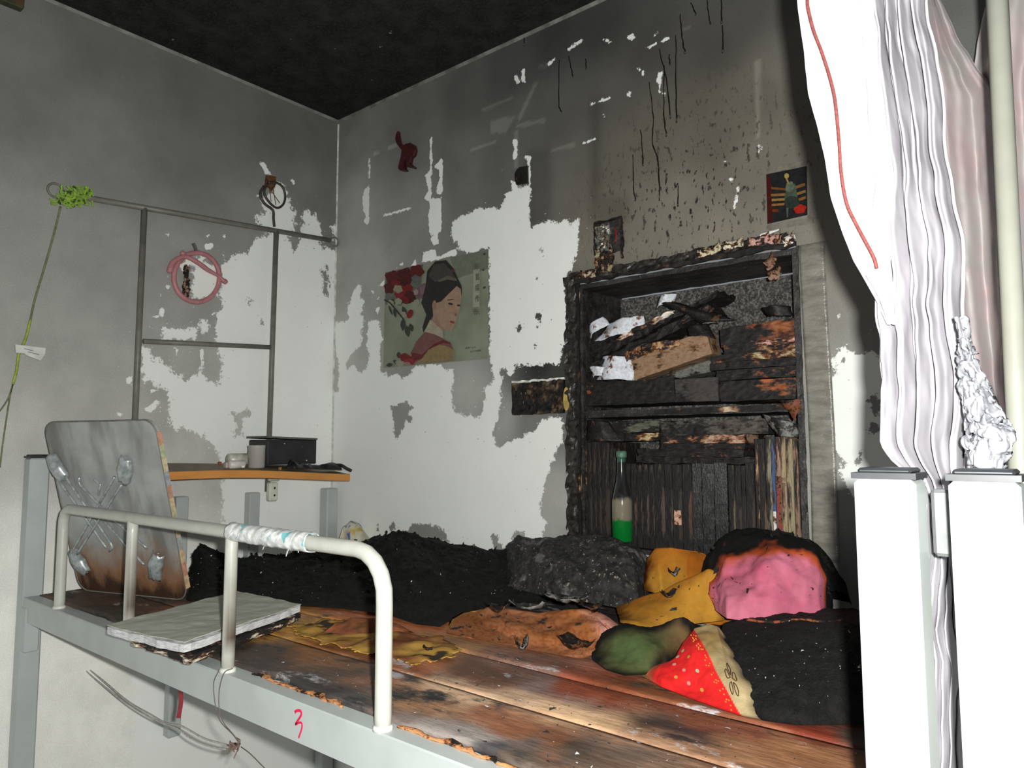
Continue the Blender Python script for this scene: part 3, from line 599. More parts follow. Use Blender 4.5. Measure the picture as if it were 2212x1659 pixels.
th = S(932, 1006, 752, (54, 50, 48), .62, 'dark charred book with a pale pink patch near its foot')
rough('label_patch', (th[1]+.003, th[3]-.001, 1.555), (th[2]-.003, th[3]+.0005, 1.59), burnt('pink paper patch', (206, 160, 138), .3, 60), th[0], (4, 1, 6), .0012)
S(1010, 1085, 750, (86, 62, 46), .66, 'dark brown blistered book left of the black glossy binders')
for a, b, y, l in ((1088, 1164, 742, 'glossy black binder, leftmost of the three black binders'), (1167, 1262, 745, 'glossy black binder, middle one of the three black binders'), (1264, 1368, 735, 'widest glossy black binder, right one of the three black binders')):
    S(a, b, y, (33, 33, 35), .35, l, 60, (40, 38, 38), -.004, 0, .3)
S(1375, 1428, 755, (96, 84, 62), .64, 'olive brown scorched book just right of the black binders')
S(1430, 1480, 760, (52, 47, 44), .7, 'thin charred book, second right of the black binders')
S(1482, 1512, 762, (46, 42, 40), .7, 'very thin charred book, third right of the black binders')
S(1514, 1584, 740, (50, 46, 44), .72, 'black charred book left of the tall tan split book')
S(1586, 1614, 545, (172, 132, 98), .5, 'tall thin tan split book where the taller books begin')
S(1616, 1668, 550, (96, 72, 54), .62, 'tall dark brown splintered book beside the tan split one')
S(1670, 1716, 530, (128, 124, 106), .4, 'tall grey green book left of the blue and white spine')
th = S(1718, 1746, 530, (62, 84, 126), .25, 'thin tall book with a blue and white spine')
rough('spine_band', (th[1]+.0003, th[3]-.0012, 1.49), (th[2]-.0003, th[3]+.0005, 1.60), burnt('white spine band', (222, 212, 206), .2, 50), th[0], (2, 1, 8), .0003)
th = S(1748, 1792, 530, (150, 124, 104), .36, 'tall beige book with a faded red lower spine', tan=(116, 80, 66))
rough('spine_band', (th[1]+.0006, th[3]-.0012, 1.53), (th[2]-.0006, th[3]+.0005, 1.68), burnt('faded red spine band', (136, 56, 56), .3, 40), th[0], (2, 1, 8), .0003)
th = S(1794, 1832, 530, (158, 138, 108), .28, 'tall beige book with dark Chinese lettering on its spine', tan=(112, 88, 68))
INK = plain('dark printing ink', (46, 34, 24), .7, .2, 80)
for i, ch in enumerate('写作'):
    V, F = text_mesh(ch, .0098)
    if len(V): g = G(); g.add(np.stack([(th[1]+th[2])/2+V[:, 0]*.95, np.full(len(V), th[3]-.0018), 1.672-i*.0112+V[:, 1]], 1), F); g.build('lettering', INK, th[0], solid=.0002)
S(1836, 1890, 545, (146, 134, 106), .3, 'tall olive beige book with a plain spine, third from the right end', tan=(112, 88, 68))
S(1892, 1932, 560, (136, 104, 86), .4, 'brownish pink tall book, second from the right end of the row')
S(1936, 1984, 640, (118, 84, 66), .5, 'short brown book, rightmost of the standing row')

def lying(name, f, xl, yt, xr, yb, col, char, label, cat='book', y0=.012, dep=.15, tilt=0, tan=(120, 70, 40), sc=30, pages=True, amp=.0022, gloss=.65, group='burnt books lying flat in the bookcase', zfix=None):
    x0, x1, z0, z1 = rect(f, xl, yt, xr, yb, y0)
    if zfix is not None: z0, z1 = z0+zfix, z1+zfix
    x0 = max(x0, 1.1195); x1 = min(x1, 1.6815); z0 = z0 if z1 < 1.83 else max(z0, 1.8495)
    th = thing(name, label, cat, ((x0+x1)/2, y0+dep/2, z0), group)
    R = rotm('Y', math.radians(tilt)) if tilt else None; sd = random.randint(0, 99); w, h = x1-x0, z1-z0; t = min(.003, h*.22)
    cov = burnt(name+' cover', col, char, sc, gloss, tan, (.45, 1, 1)); c = A3((x0+x1)/2, y0+dep/2, (z0+z1)/2)
    def part(nm, lo, hi, mt, n, am):
        lo = np.array(lo); hi = np.array(hi); cc = (lo+hi)/2; g = G()
        rough_box(g, lo, hi, n, am, 55, None, None, sd); V = np.concatenate(g.v)-c
        if R is not None: V = V@R.T
        g.v = [V+c]; g.build(nm, mt, th)
    nx = max(6, int(w/.012))
    if pages:
        part('cover_board', (x0, y0, z0), (x1, y0+dep, z0+t), cov, (nx, 3, 1), amp*.5)
        part('cover_board', (x0, y0, z1-t), (x1, y0+dep, z1), cov, (nx, 3, 1), amp*.5)
        part('spine', (x0, y0, z0+t), (x1, y0+t, z1-t), cov, (nx, 1, 4), amp)
        part('page_block', (x0+.003, y0+t, z0+t), (x1-.003, y0+dep-.003, z1-t), PAGED, (4, 3, 2), .0005)
    else:
        part('block', (x0, y0, z0), (x1, y0+dep, z1), cov, (nx, 4, 5), amp)
    return th
L = lying
# on top of the standing row
L('book', c1b, 640, 690, 1585, 742, (62, 48, 40), .75, 'charred curled book, lowest of the pile lying on the standing books', dep=.14, amp=.004)
L('book', c1b, 655, 628, 1500, 688, (150, 84, 44), .68, 'scorched book with orange scraps, second from the bottom of the pile', dep=.14)
L('book', c1b, 835, 582, 1510, 626, (58, 50, 46), .7, 'thin dark book under the pinkish page block', dep=.14)
L('page_block', c1b, 838, 516, 1508, 580, (176, 144, 122), .45, 'pinkish tan page block under the thick grey dictionary', dep=.14, pages=False)
L('dictionary', c1b, 845, 398, 1690, 514, (82, 76, 70), .42, 'thick grey charred dictionary lying on top of the lower pile', dep=.15, tilt=-.5, tan=(60, 54, 50))
L('paper_pad', c1b, 555, 500, 822, 560, (186, 168, 128), .5, 'pad with a pale yellow edge under the grey green case', 'pad', dep=.12)
L('case', c1b, 400, 405, 828, 494, (92, 94, 80), .42, 'grey green plastic case left of the thick dictionary', 'case', dep=.12, pages=False, tan=(60, 58, 50))
L('notebook', c1b, 240, 500, 545, 566, K, .75, 'blackened notebook on top of the leftmost standing books', 'notebook', dep=.12)
# on the shelf
L('book', c8b, 212, 1308, 852, 1478, (48, 42, 40), .82, 'wide black charred book at the left end of the shelf', sc=20, tan=(160, 84, 36), zfix=.003)
L('box', c8b, 858, 1298, 1168, 1466, (66, 60, 58), .3, 'dark grey box in the middle of the shelf', 'box', pages=False, tan=(48, 44, 42), zfix=.005, amp=.0012)
L('book', c8b, 1182, 1296, 1752, 1444, (168, 92, 50), .64, 'burnt book with a bright orange patch at the right of the shelf', sc=16, zfix=.001)
st = 'stack at the right of the upper shelf'
L('book', c8b, 1152, 1212, 1745, 1286, (112, 40, 40), .66, 'book with dark red scraps, lowest of the stack right of the tan block', y0=.02)
L('book', c8b, 1112, 1154, 1745, 1208, (54, 46, 42), .72, 'black book, second from the bottom of the right-hand stack', y0=.022)
L('book', c8b, 1116, 1098, 1740, 1152, (176, 164, 126), .5, 'book with a pale yellow green end in the right-hand stack', y0=.02)
L('book', c8b, 1205, 1050, 1742, 1098, (150, 134, 104), .56, 'thin beige and black book under the pink edged book', y0=.022)
L('book', c8b, 1205, 1010, 1738, 1052, (222, 170, 162), .5, 'thin book with a pink dotted end in the right-hand stack', y0=.02, tilt=-.6)
L('book', c8b, 1182, 890, 1735, 1030, (150, 92, 56), .54, 'thick scorched book with an orange brown cover on top of the right-hand stack', y0=.02, tilt=-2, sc=14, tan=(112, 58, 32))
L('book', c8b, 585, 1150, 1150, 1292, (110, 110, 104), .36, 'grey book leaning under the tan page block', y0=.08, dep=.1, tilt=-8, tan=(70, 66, 62))
L('page_block', c8b, 510, 1045, 1110, 1215, (146, 116, 90), .16, 'tan page block of a burnt book tilted on the shelf', y0=.016, dep=.058, tilt=-13.5, pages=False, amp=.0012, tan=(110, 76, 50))
lb = L('book', c8b, 240, 890, 1200, 935, (70, 52, 42), .86, 'long black charred book lying slanted on top of the papers', y0=.008, tilt=-20, pages=False, amp=.006, sc=22, tan=(120, 90, 66), dep=.1)
def slant(nm, xl, yt, xr, yb, mt, y0, amp, tilt=-20):
    x0, x1, z0, z1 = rect(c8b, xl, yt, xr, yb, y0); rough(nm, (x0, y0, z0), (x1, y0+.09, z1), mt, lb, (24, 3, 4), amp, 60, rotm('Y', math.radians(tilt)), 5)
slant('page_edges', 240, 945, 860, 975, burnt('scorched white page edges', (226, 216, 204), .42, 26, .8, (150, 100, 60), (.4, 1, 1)), .004, .004)
slant('lower_cover', 200, 985, 1150, 1040, burnt('charred cover', (60, 52, 46), .8, 30), .006, .006)
# loose sheets, each a curled piece of paper
WHITE = burnt('singed white paper', (214, 216, 224), .12, 22, .6, (120, 80, 50)); GREYP = burnt('smoked grey paper', (120, 120, 116), .35, 30, .6, (60, 54, 50)); BLKP = burnt('charred curled sheet', (70, 58, 50), .72, 30, .55, (96, 60, 40))
def sheet(name, poly, y, mat, label, cat='paper', bend=.02, nz=.006, n=14, seed=0, th=.0008, f=c8b, group='loose burnt sheets in the bookcase'):
    """paper spread between four corners (tl, tr, br, bl), curled and creased"""
    q = [PX(*f(*p[:2]), 'y', y+(p[2] if len(p) > 2 else 0)) for p in poly]
    U, V = np.meshgrid(np.linspace(0, 1, n), np.linspace(0, 1, n)); u = U.ravel()[:, None]; v = V.ravel()[:, None]
    P = (1-u)*(1-v)*q[0]+u*(1-v)*q[1]+u*v*q[2]+(1-u)*v*q[3]
    P[:, 1] += -bend*np.sin(u[:, 0]*math.pi)+nz*fbm(P, 28, 3, .5, seed); P[:, 2] += nz*.6*fbm(P, 30, 3, .5, seed+5); P[:, 0] += nz*.6*fbm(P, 30, 3, .5, seed+9)
    g = G(); g.grid(P, n, n); return g.build(name, mat, smooth=True, solid=th, label=label, cat=cat, group=group)
sheet('paper_sheet', ((370, 890), (640, 830), (640, 940), (280, 1030)), .03, WHITE, 'white crumpled sheet under the slanted charred book, upper left', seed=1)
sheet('paper_sheet', ((245, 930), (350, 845), (400, 900), (255, 1010)), .02, WHITE, 'small folded white sheet at the left side panel', seed=2)
sheet('paper_sheet', ((760, 690), (878, 678), (845, 745), (730, 790)), .05, WHITE, 'white curled tab sticking up above the charred book', seed=3)
sheet('paper_sheet', ((1010, 790, .02), (1140, 752, .05), (1180, 880, .03), (1060, 930)), .05, GREYP, 'pale grey sheet behind the right end of the charred book', seed=4)
sheet('paper_sheet', ((330, 1130), (540, 1130), (585, 1295), (300, 1300)), .018, WHITE, 'white folded sheets lying left of the tan page block', bend=.03, seed=5)
sheet('paper_sheet', ((245, 1210), (380, 1200), (370, 1260), (265, 1280)), .0, WHITE, 'white sheet with a brown curled rim at lower left of the upper shelf', bend=.012, seed=6)
sheet('paper_sheet', ((760, 740), (890, 740), (1300, 860), (1050, 900)), .012, BLKP, 'black curled sheet trailing off the slanted charred book', seed=7, bend=.015)
sheet('paper_sheet', ((940, 930), (1090, 890), (1150, 1000), (960, 980)), .008, BLKP, 'brown charred flap over the tan page block', seed=8, bend=.02)
sheet('paper_sheet', ((1470, 780), (1690, 765), (1700, 830), (1520, 850)), .03, BLKP, 'black curled sheet on top of the right-hand stack', seed=9)
sheet('paper_sheet', ((500, 1090), (900, 990), (880, 1050), (520, 1170)), .012, burnt('tan torn pages', (176, 140, 104), .4, 30), 'tan torn pages fanned out above the tan page block', seed=12, bend=.012, nz=.01)
sheet('paper_sheet', ((250, 400), (440, 410), (540, 560), (240, 560)), .012, BLKP, 'black curled sheet below the left end of the shelf', f=c1b, seed=10)
sheet('plastic_sheet', ((1640, 340), (1945, 440), (1950, 540), (1770, 530)), .012, GREYP, 'grey clear plastic sheet hanging at the right below the shelf', 'sheet', f=c1b, seed=11)
sheet('paper_sheet', ((1780, 240), (1955, 235), (1955, 320), (1910, 405)), -.004, burnt('brown curled cover', (120, 62, 50), .4, 30), 'brown curled flap hanging over the right end of the shelf', f=c1b, seed=13, bend=.012)
# green bottle
b0 = PX(1345, 1170, 'y', -.06); bt = thing('bottle', 'green glass bottle blackened by soot at its neck, in front of the books', 'bottle', (b0[0], -.06, b0[2]))
m = N('sooty green bottle glass'); z = m.n('SeparateXYZ'); m.l(m.co.outputs['Object'], z.inputs[0]); zz = m.math('ADD', z.outputs[2], m.math('MULTIPLY', m.math('SUBTRACT', m.noise(40, 4), .5), .03))
c = m.mix(m.rng(zz, .052, .060), (.004, .16, .025), (.21, .18, .13)); c = m.mix(m.rng(zz, .100, .112), c, (.012, .013, .012)); c = m.mix(m.rng(zz, .195, .2), c, (.03, .09, .06))
GLASS = m.done(c, .12, spec=.6, trans=.12, coat=.4)
g = G(); h = .235; pr = [(.004, .002), (.022, 0), (.0255, .004), (.0258, .09), (.0255, .10), (.021, .125), (.0145, .15), (.0118, .175), (.0112, .205), (.0105, .212)]
g.lathe([(r, z) for r, z in pr], b0, 28); g.build('bottle_body', GLASS, bt, smooth=True)
g = G(); g.lathe([(.0128, .209), (.0138, .211), (.0138, .222), (.0118, .226), (.004, .2262)], b0, 24); g.build('bottle_cap', plain('green bottle cap', (70, 104, 84), .5, .3, 80), bt, smooth=True)

# ------------------------------------------------------------------ things fixed to the bookcase wall
SOCK = burnt('melted brown socket plastic', (104, 90, 72), .5, 13, .35, (60, 44, 32), bump=.9)
x0, x1, z0, z1 = rect(lambda x, y: (700+x/3.0167, 450+y/3.0167), 1228, 1128, 1562, 1340, -.008)
so = thing('wall_socket', 'melted brown double wall socket left of the bookcase', 'socket', ((x0+x1)/2, -.006, z0))
xm = (x0+x1)/2
for a, b in ((x0, xm-.001), (xm+.001, x1)):
    rough('socket_plate', (a, -.011, z0), (b, -.0005, z1), SOCK, so, (12, 2, 12), .0024, 70)
    rough('socket_insert', ((a+b)/2-.018, -.015, z0+.014), ((a+b)/2+.018, -.009, z1-.014), SOCK, so, (8, 2, 8), .0025, 90, seed=4)
for dx, dz in ((-.008, .014), (.008, .014), (0, -.012)):
    g = G(); g.box(((x0+xm)/2+dx, -.0155, (z0+z1)/2+dz), (.005, .004, .009), None, .001); g.build('socket_slot', TAR, so)
rough('rim', (x0, -.009, z1), (x1, -.0005, z1+.006), plain('white plaster rim', (210, 208, 202), .8, .2, 60), so, (20, 1, 2), .003)
g = G(); k = PX(1226, 862, 'y', -.006); n = 16; g.prism([(k[0]+.010*math.cos(a), -.013, k[2]+.033*math.sin(a)) for a in np.linspace(0, 2*math.pi, n, endpoint=False)], (0, .012, 0)); g.build('plastic_bulge', plain('yellowed plastic', (176, 150, 84), .4, .25, 60), label='yellowed melted oval of plastic beside the double wall socket', cat='plastic')
x0, x1, z0, z1 = rect(c8b, 292, 150, 490, 520, 0)
sb = thing('socket_box', 'burnt open socket box with bare wires above the bookcase corner', 'socket', ((x0+x1)/2, 0, z0))
METAL = plain('crumpled sooty foil', (120, 118, 112), .35, .6, 60, bump=.8, metal=.5)
rough('back_plate', (x0+.004, -.004, z0+.05), (x1-.003, -.0008, z1-.004), CHAR, sb, (10, 1, 14), .002)
for lo, hi in (((x0, -.012, z0+.045), (x0+.005, -.0005, z1)), ((x1-.004, -.012, z0+.03), (x1, -.0005, z1)), ((x0, -.012, z1-.005), (x1, -.0005, z1))): rough('box_rim', lo, hi, PALE, sb, (6, 2, 14), .003, 80)
rough('foil', (x0+.008, -.016, z0+.055), ((x0+x1)/2+.004, -.004, z1-.016), METAL, sb, (12, 3, 16), .006, 90)
rough('melted_plastic', (x0+.004, -.014, z0), ((x0+x1)/2+.012, -.0008, z0+.06), burnt('melted yellowish plastic', (150, 142, 112), .5, 50), sb, (12, 2, 14), .005, 80)
for i in range(5):
    p = A3(x0+.02+.03*random.random(), -.016, z1-.02-.03*random.random()); g = G(); g.tube(smooth_path([p+A3((random.random()-.5)*.035, -.004*random.random(), -.018*k) for k in range(4)], 5), .0012, 6); g.build('wire', burnt('singed wire', (150, 140, 120), .5, 80), sb, smooth=True)
g = G(); g.tube(smooth_path([A3(x1-.016, -.016, z1-.03), A3(x1-.013, -.018, z1-.05), A3(x1-.014, -.016, z1-.07)], 5), .0016, 6); g.build('wire', plain('red wire', (150, 24, 30), .5, .2, 60), sb, smooth=True)
# tape band beside the bookcase
m = N('wrinkled smoked tape'); a = m.noise(26, 5, .6, (.5, 1, 1.6)); TB = m.done(m.mix(m.rng(a, .3, .7), (.14, .132, .11), (.26, .245, .21)), .3, a, .8, .006, spec=.5)
U, V = np.meshgrid(np.linspace(0, 1, 9), np.linspace(0, 1, 60)); u = U.ravel(); v = V.ravel(); P = np.stack([1.708+u*.055+.003*np.sin(v*5), -.0022+0*u, 1.50+v*.70], 1); P[:, 1] -= np.abs(fbm(P*[1, 1, 1.8], 26, 4))*.0032*np.sin(u*math.pi)**.4
g = G(); g.grid(P, 9, 60); g.build('tape_band', TB, smooth=True, solid=.0004, label='wide wrinkled band of smoked clear tape along the bookcase edge', cat='tape')
# dark red hook with two legs
q = c5((525,935),(512,965),(508,1000),(518,1030),(540,1058),(553,1075),(548,1120),(532,1180),(527,1205),(540,1220),(565,1226),(588,1222),(576,1204),(568,1168),(574,1128),(584,1130),(582,1165),(590,1195),(618,1200),(640,1207),(645,1195),(625,1180),(612,1165),(620,1130),(640,1112),(650,1075),(642,1040),(615,1022),(580,1030),(560,1045),(540,1020),(530,985))
g = G(); g.prism([PX(*p, 'y', -.016) for p in q], (0, .0155, 0)); o = g.build('wall_hook', plain('dark red plastic', (66, 28, 30), .3, .2, 40, spec=.5), label='dark red wall hook shaped like the back of a small dog', cat='hook'); bv = o.modifiers.new('bevel', 'BEVEL'); bv.width = .0025; bv.segments = 2
q = c5((1380,1215),(1400,1198),(1455,1188),(1458,1310),(1415,1318),(1378,1325),(1368,1290),(1365,1245))
hk = thing('sticky_hook', 'small blackened square sticky hook above the pale patch', 'hook', PX(1128, 398, 'y', -.004))
g = G(); g.prism([PX(*p, 'y', -.007) for p in q], (0, .0066, 0)); g.build('plate', plain('charred hook plate', (32, 28, 25), .5, .3, 60), hk)
p = PX(1122, 385, 'y', -.009); g = G(); g.tube(smooth_path([p+A3(0, 0, .012), p, p+A3(0, -.004, -.008), p+A3(0, -.012, -.008), p+A3(0, -.014, .0)], 5), .0022, 8); g.build('prong', plain('charred hook metal', (40, 34, 30), .4, .3, 60), hk, smooth=True)

# ---- printed sheets: the print is flat colour on thin paper
def print_sheet(th, polys, y, mat, name='print', step=.00012, dim=.78):
    g = G()
    for i, (c, pts) in enumerate(polys):
        P = np.array([PX(*p, 'y', y) for p in pts]); P[:, 1] = y-i*step
        g.add(P, [tuple(range(len(P)))], tuple(v*dim for v in lin(c)))
    return g.build(name, mat, th, recalc=False)
PRT = vcol('faded printed paper', .55, .13, 60, .05); MATP = plain('sage green poster paper', (126, 132, 114), .55, .16, 9)
c8 = lambda *p: crop(p, 820, 530, 5.924)
po = thing('poster', 'sage green poster of a dark-haired woman with red blossoms on the wall', 'poster', (.525, -.001, 2.02))
q = [PX(*p, 'y', -.0012) for p in ((832, 590), (1055, 538), (1053, 775), (828, 795))]
g = G(); g.prism(q, (0, .001, 0)); g.build('paper', MATP, po)
def ell(cx, cy, rx, ry, rot=0, n=18, wob=0):
    o = []
    for k in range(n):
        a = 2*math.pi*k/n; r = 1+wob*math.sin(5*a+cx); x = rx*r*math.cos(a); y = ry*r*math.sin(a); o.append((cx+x*math.cos(rot)-y*math.sin(rot), cy+x*math.sin(rot)+y*math.cos(rot)))
    return o
def leaf(x, y, L, w, rot):
    return [(x+L*t*math.cos(rot)-s*w*math.sin(math.pi*t)*math.sin(rot), y+L*t*math.sin(rot)+s*w*math.sin(math.pi*t)*math.cos(rot)) for s, ts in ((1, (0, .25, .5, .75, 1)), (-1, (.75, .5, .25))) for t in ts]
pl = [((104, 108, 98), [(75, 348), (560, 240), (520, 700), (72, 760)]), ((118, 124, 110), [(900, 160), (1388, 55), (1385, 300), (1000, 420)])]
for cx, cy, rx, ry, c in ((180, 420, 110, 90, (92, 28, 30)), (330, 400, 110, 110, (84, 24, 28)), (480, 330, 90, 80, (98, 30, 32)), (300, 560, 130, 100, (122, 26, 28)), (130, 540, 70, 80, (84, 24, 26)), (390, 660, 80, 80, (76, 22, 26)), (250, 640, 60, 45, (134, 34, 48)), (550, 590, 70, 100, (112, 84, 92)), (470, 430, 60, 50, (98, 96, 94)), (570, 570, 45, 70, (128, 98, 104)), (200, 480, 50, 40, (112, 34, 34)), (310, 480, 45, 40, (70, 20, 24)), (240, 560, 60, 50, (150, 140, 118)), (470, 600, 30, 40, (150, 138, 124)), (330, 700, 60, 50, (112, 20, 26))):
    pl.append((c, c8(*ell(cx, cy, rx, ry, .3, 20, .12))))
pl = [(c, p if max(x for x, y in p) > 800 and max(x for x, y in p) < 1100 and min(y for x, y in p) > 400 and i > 1 else c8(*p)) for i, (c, p) in enumerate(pl)]
for x, y, Lh, w, r in ((120, 720, 90, 45, .2), (210, 740, 100, 50, -.3), (300, 780, 130, 30, 1.2), (190, 800, 130, 22, 1.4), (310, 930, 170, 36, 1.6), (350, 1020, 160, 36, 1.4), (395, 1000, 110, 34, 1.3), (120, 760, 150, 14, 1.2), (250, 1360, 90, 30, 1.5), (90, 1540, 90, 26, -.2), (180, 1470, 90, 24, .6)): pl.append(((58, 62, 54), c8(*leaf(x, y, Lh, w, r))))
for x, y, rx, ry in ((150, 740, 45, 40), (250, 720, 50, 42), (310, 890, 45, 40), (480, 740, 40, 50), (270, 1510, 60, 40)): pl.append(((152, 152, 132), c8(*ell(x, y, rx, ry, .4, 16, .1))))
pl.append(((126, 32, 34), c8(*ell(400, 880, 38, 60, .4)))); pl.append(((46, 48, 42), c8(*[(70, 690), (150, 730), (260, 860), (330, 950), (320, 960), (250, 880), (140, 745), (70, 710)])))
# plain figure: hair, face, collar and robe
pl += [((44, 42, 40), c8((545, 740), (600, 520), (620, 330), (720, 210), (860, 190), (960, 300), (1010, 420), (1060, 520), (1062, 640), (1000, 520), (880, 640), (790, 740), (700, 900), (640, 1000), (570, 1120), (560, 1050), (610, 890))),
 ((70, 66, 62), c8((640, 400), (700, 250), (840, 230), (930, 330), (990, 430), (860, 440), (720, 470))), ((98, 92, 82), c8((760, 450), (880, 390), (1000, 430), (1000, 460), (880, 440), (770, 475))), ((110, 40, 38), c8(*ell(950, 330, 18, 20))),
 ((168, 138, 116), c8((800, 720), (900, 620), (1000, 525), (1050, 560), (1060, 680), (1035, 820), (1010, 900), (980, 1020), (930, 1095), (830, 1080), (750, 1000), (700, 920), (690, 790), (740, 740))), ((158, 124, 102), c8(*ell(712, 770, 26, 65, .1))),
 ((160, 126, 108), c8((720, 900), (830, 1060), (820, 1180), (700, 1110), (650, 1010))), ((172, 162, 142), c8((660, 955), (720, 1000), (820, 1100), (830, 1195), (700, 1140), (590, 1105))),
 ((62, 46, 42), c8(*ell(922, 752, 32, 14, .15))), ((62, 46, 42), c8(*ell(1025, 772, 22, 13, .1))), ((74, 56, 50), c8((880, 700), (960, 690), (960, 698), (882, 712))), ((140, 100, 84), c8(*ell(990, 890, 18, 22, .2))), ((150, 62, 60), c8(*ell(945, 985, 32, 15, .3))),
 ((122, 82, 78), c8((590, 1110), (720, 1140), (830, 1195), (920, 1250), (960, 1330), (970, 1475), (450, 1520), (420, 1370), (480, 1240))), ((108, 40, 42), c8((415, 1370), (560, 1400), (700, 1270), (830, 1215), (920, 1245), (930, 1270), (830, 1250), (720, 1310), (580, 1450), (440, 1480))),
 ((146, 126, 88), c8((640, 1340), (780, 1270), (900, 1300), (965, 1340), (970, 1472), (440, 1520), (560, 1450))), ((120, 30, 34), c8(*ell(350, 1440, 90, 50, .3, 20, .15))), ((140, 44, 50), c8(*ell(400, 1490, 70, 40, .1, 20, .15))), ((156, 122, 112), c8(*ell(370, 1520, 40, 26)))]
pl += [((158, 160, 140), c8((1215, 320), (1300, 300), (1295, 790), (1210, 795)))]
for cx, cy in ((1255, 275), (1255, 850)):
    for a in np.linspace(0, 2*math.pi, 10, endpoint=False): pl.append(((98, 92, 80), c8(*leaf(cx, cy, 58, 5, a))))
for cx, cy, w in ((1345, 560, 50), (1340, 330, 30), (1350, 130, 40)): pl.append(((64, 66, 60), c8(*leaf(cx, cy, w, 14, -.6))))
print_sheet(po, pl, -.0014, PRT)
INK2 = plain('faded black ink', (58, 56, 48), .6, .2, 80)
for ch, x, y, s in (('甄', 1255, 412, .0165), ('嬛', 1252, 548, .0165), ('传', 1250, 690, .0165)):
    V, F = text_mesh(ch, s*1.15); p = PX(*c8((x, y))[0], 'y', -.009)
    if len(V): g = G(); g.add(np.stack([p[0]+V[:, 0]*.9, np.full(len(V), -.0098), p[2]+V[:, 1]*1.25], 1), F); g.build('lettering', INK2, po, solid=.0002)
for i, (row, x, y) in enumerate((('愿得一心人', 1168, 1310), ('白头不相离', 1230, 1355))):
    V, F = text_mesh(row, .0072); p = PX(*c8((x, y))[0], 'y', -.009)
    if len(V): g = G(); g.add(np.stack([p[0]+V[:, 0]*1.25, np.full(len(V), -.0098), p[2]+V[:, 1]], 1), F); g.build('lettering', INK2, po, solid=.0002)
cc6 = lambda *p: crop(p, 1200, 0, 3.318)
pi = thing('picture_print', 'small dark print with orange bands taped beside the curtain shadow', 'print', (1.68, -.001, 2.265))
g = G(); g.prism([PX(*p, 'y', -.0012) for p in cc6((1510, 1250), (1800, 1190), (1805, 1540), (1518, 1605))], (0, .001, 0)); g.build('paper', plain('dark glossy print', (30, 30, 32), .3, .3, 60), pi)
pp = [((70, 24, 20), cc6((1512, 1270), (1545, 1260), (1555, 1590), (1520, 1600)))]
for i, (x0_, y0_, x1_, y1_, w, c) in enumerate(((1545, 1340, 1650, 1350, 16, (112, 70, 36)), (1545, 1390, 1650, 1385, 18, (140, 98, 50)), (1550, 1425, 1650, 1420, 18, (150, 114, 64)), (1550, 1462, 1640, 1455, 16, (150, 100, 50)), (1700, 1340, 1790, 1310, 22, (126, 84, 42)), (1720, 1385, 1795, 1360, 20, (140, 104, 56)), (1725, 1430, 1795, 1405, 20, (140, 90, 40)), (1555, 1500, 1600, 1500, 20, (120, 50, 26)))): pp.append((c, cc6((x0_, y0_), (x1_, y1_), (x1_, y1_+w), (x0_, y0_+w))))
pp += [((74, 84, 72), cc6(*ell(1690, 1400, 45, 90, 0, 18, .1))), ((96, 104, 88), cc6(*ell(1680, 1340, 30, 40, .3, 14, .1))), ((44, 54, 48), cc6(*ell(1695, 1450, 55, 45))), ((168, 144, 74), cc6(*ell(1658, 1262, 17, 20))), ((150, 130, 80), cc6((1650, 1280), (1665, 1282), (1680, 1320), (1668, 1325))), ((166, 38, 24), cc6(*ell(1755, 1500, 45, 32, -.3, 16, .12))), ((80, 88, 80), cc6((1655, 1490), (1672, 1490), (1668, 1560), (1660, 1560)))]
print_sheet(pi, pp, -.0014, vcol('glossy print ink', .3, .25, 120, .05))
TAPE2 = plain('smoky clear tape', (112, 108, 98), .35, .25, 40, spec=.5)
for pts in (((1460, 1215), (1790, 1150), (1795, 1185), (1465, 1255)), ((1520, 1612), (1850, 1555), (1850, 1600), (1525, 1650))):
    g = G(); g.prism([PX(*p, 'y', -.0018) for p in cc6(*pts)], (0, .0006, 0)); g.build('tape', TAPE2, pi)
g = G(); g.prism([PX(*p, 'y', -.01) for p in cc6((1415, 1735), (1470, 1680), (1600, 1645), (1602, 1650), (1480, 1700))], (0, .0015, .002)); g.build('paint_flake', plain('white paint flake', (226, 228, 222), .6, .1, 30), label='long white flake of paint sticking out above the bookcase', cat='flake')

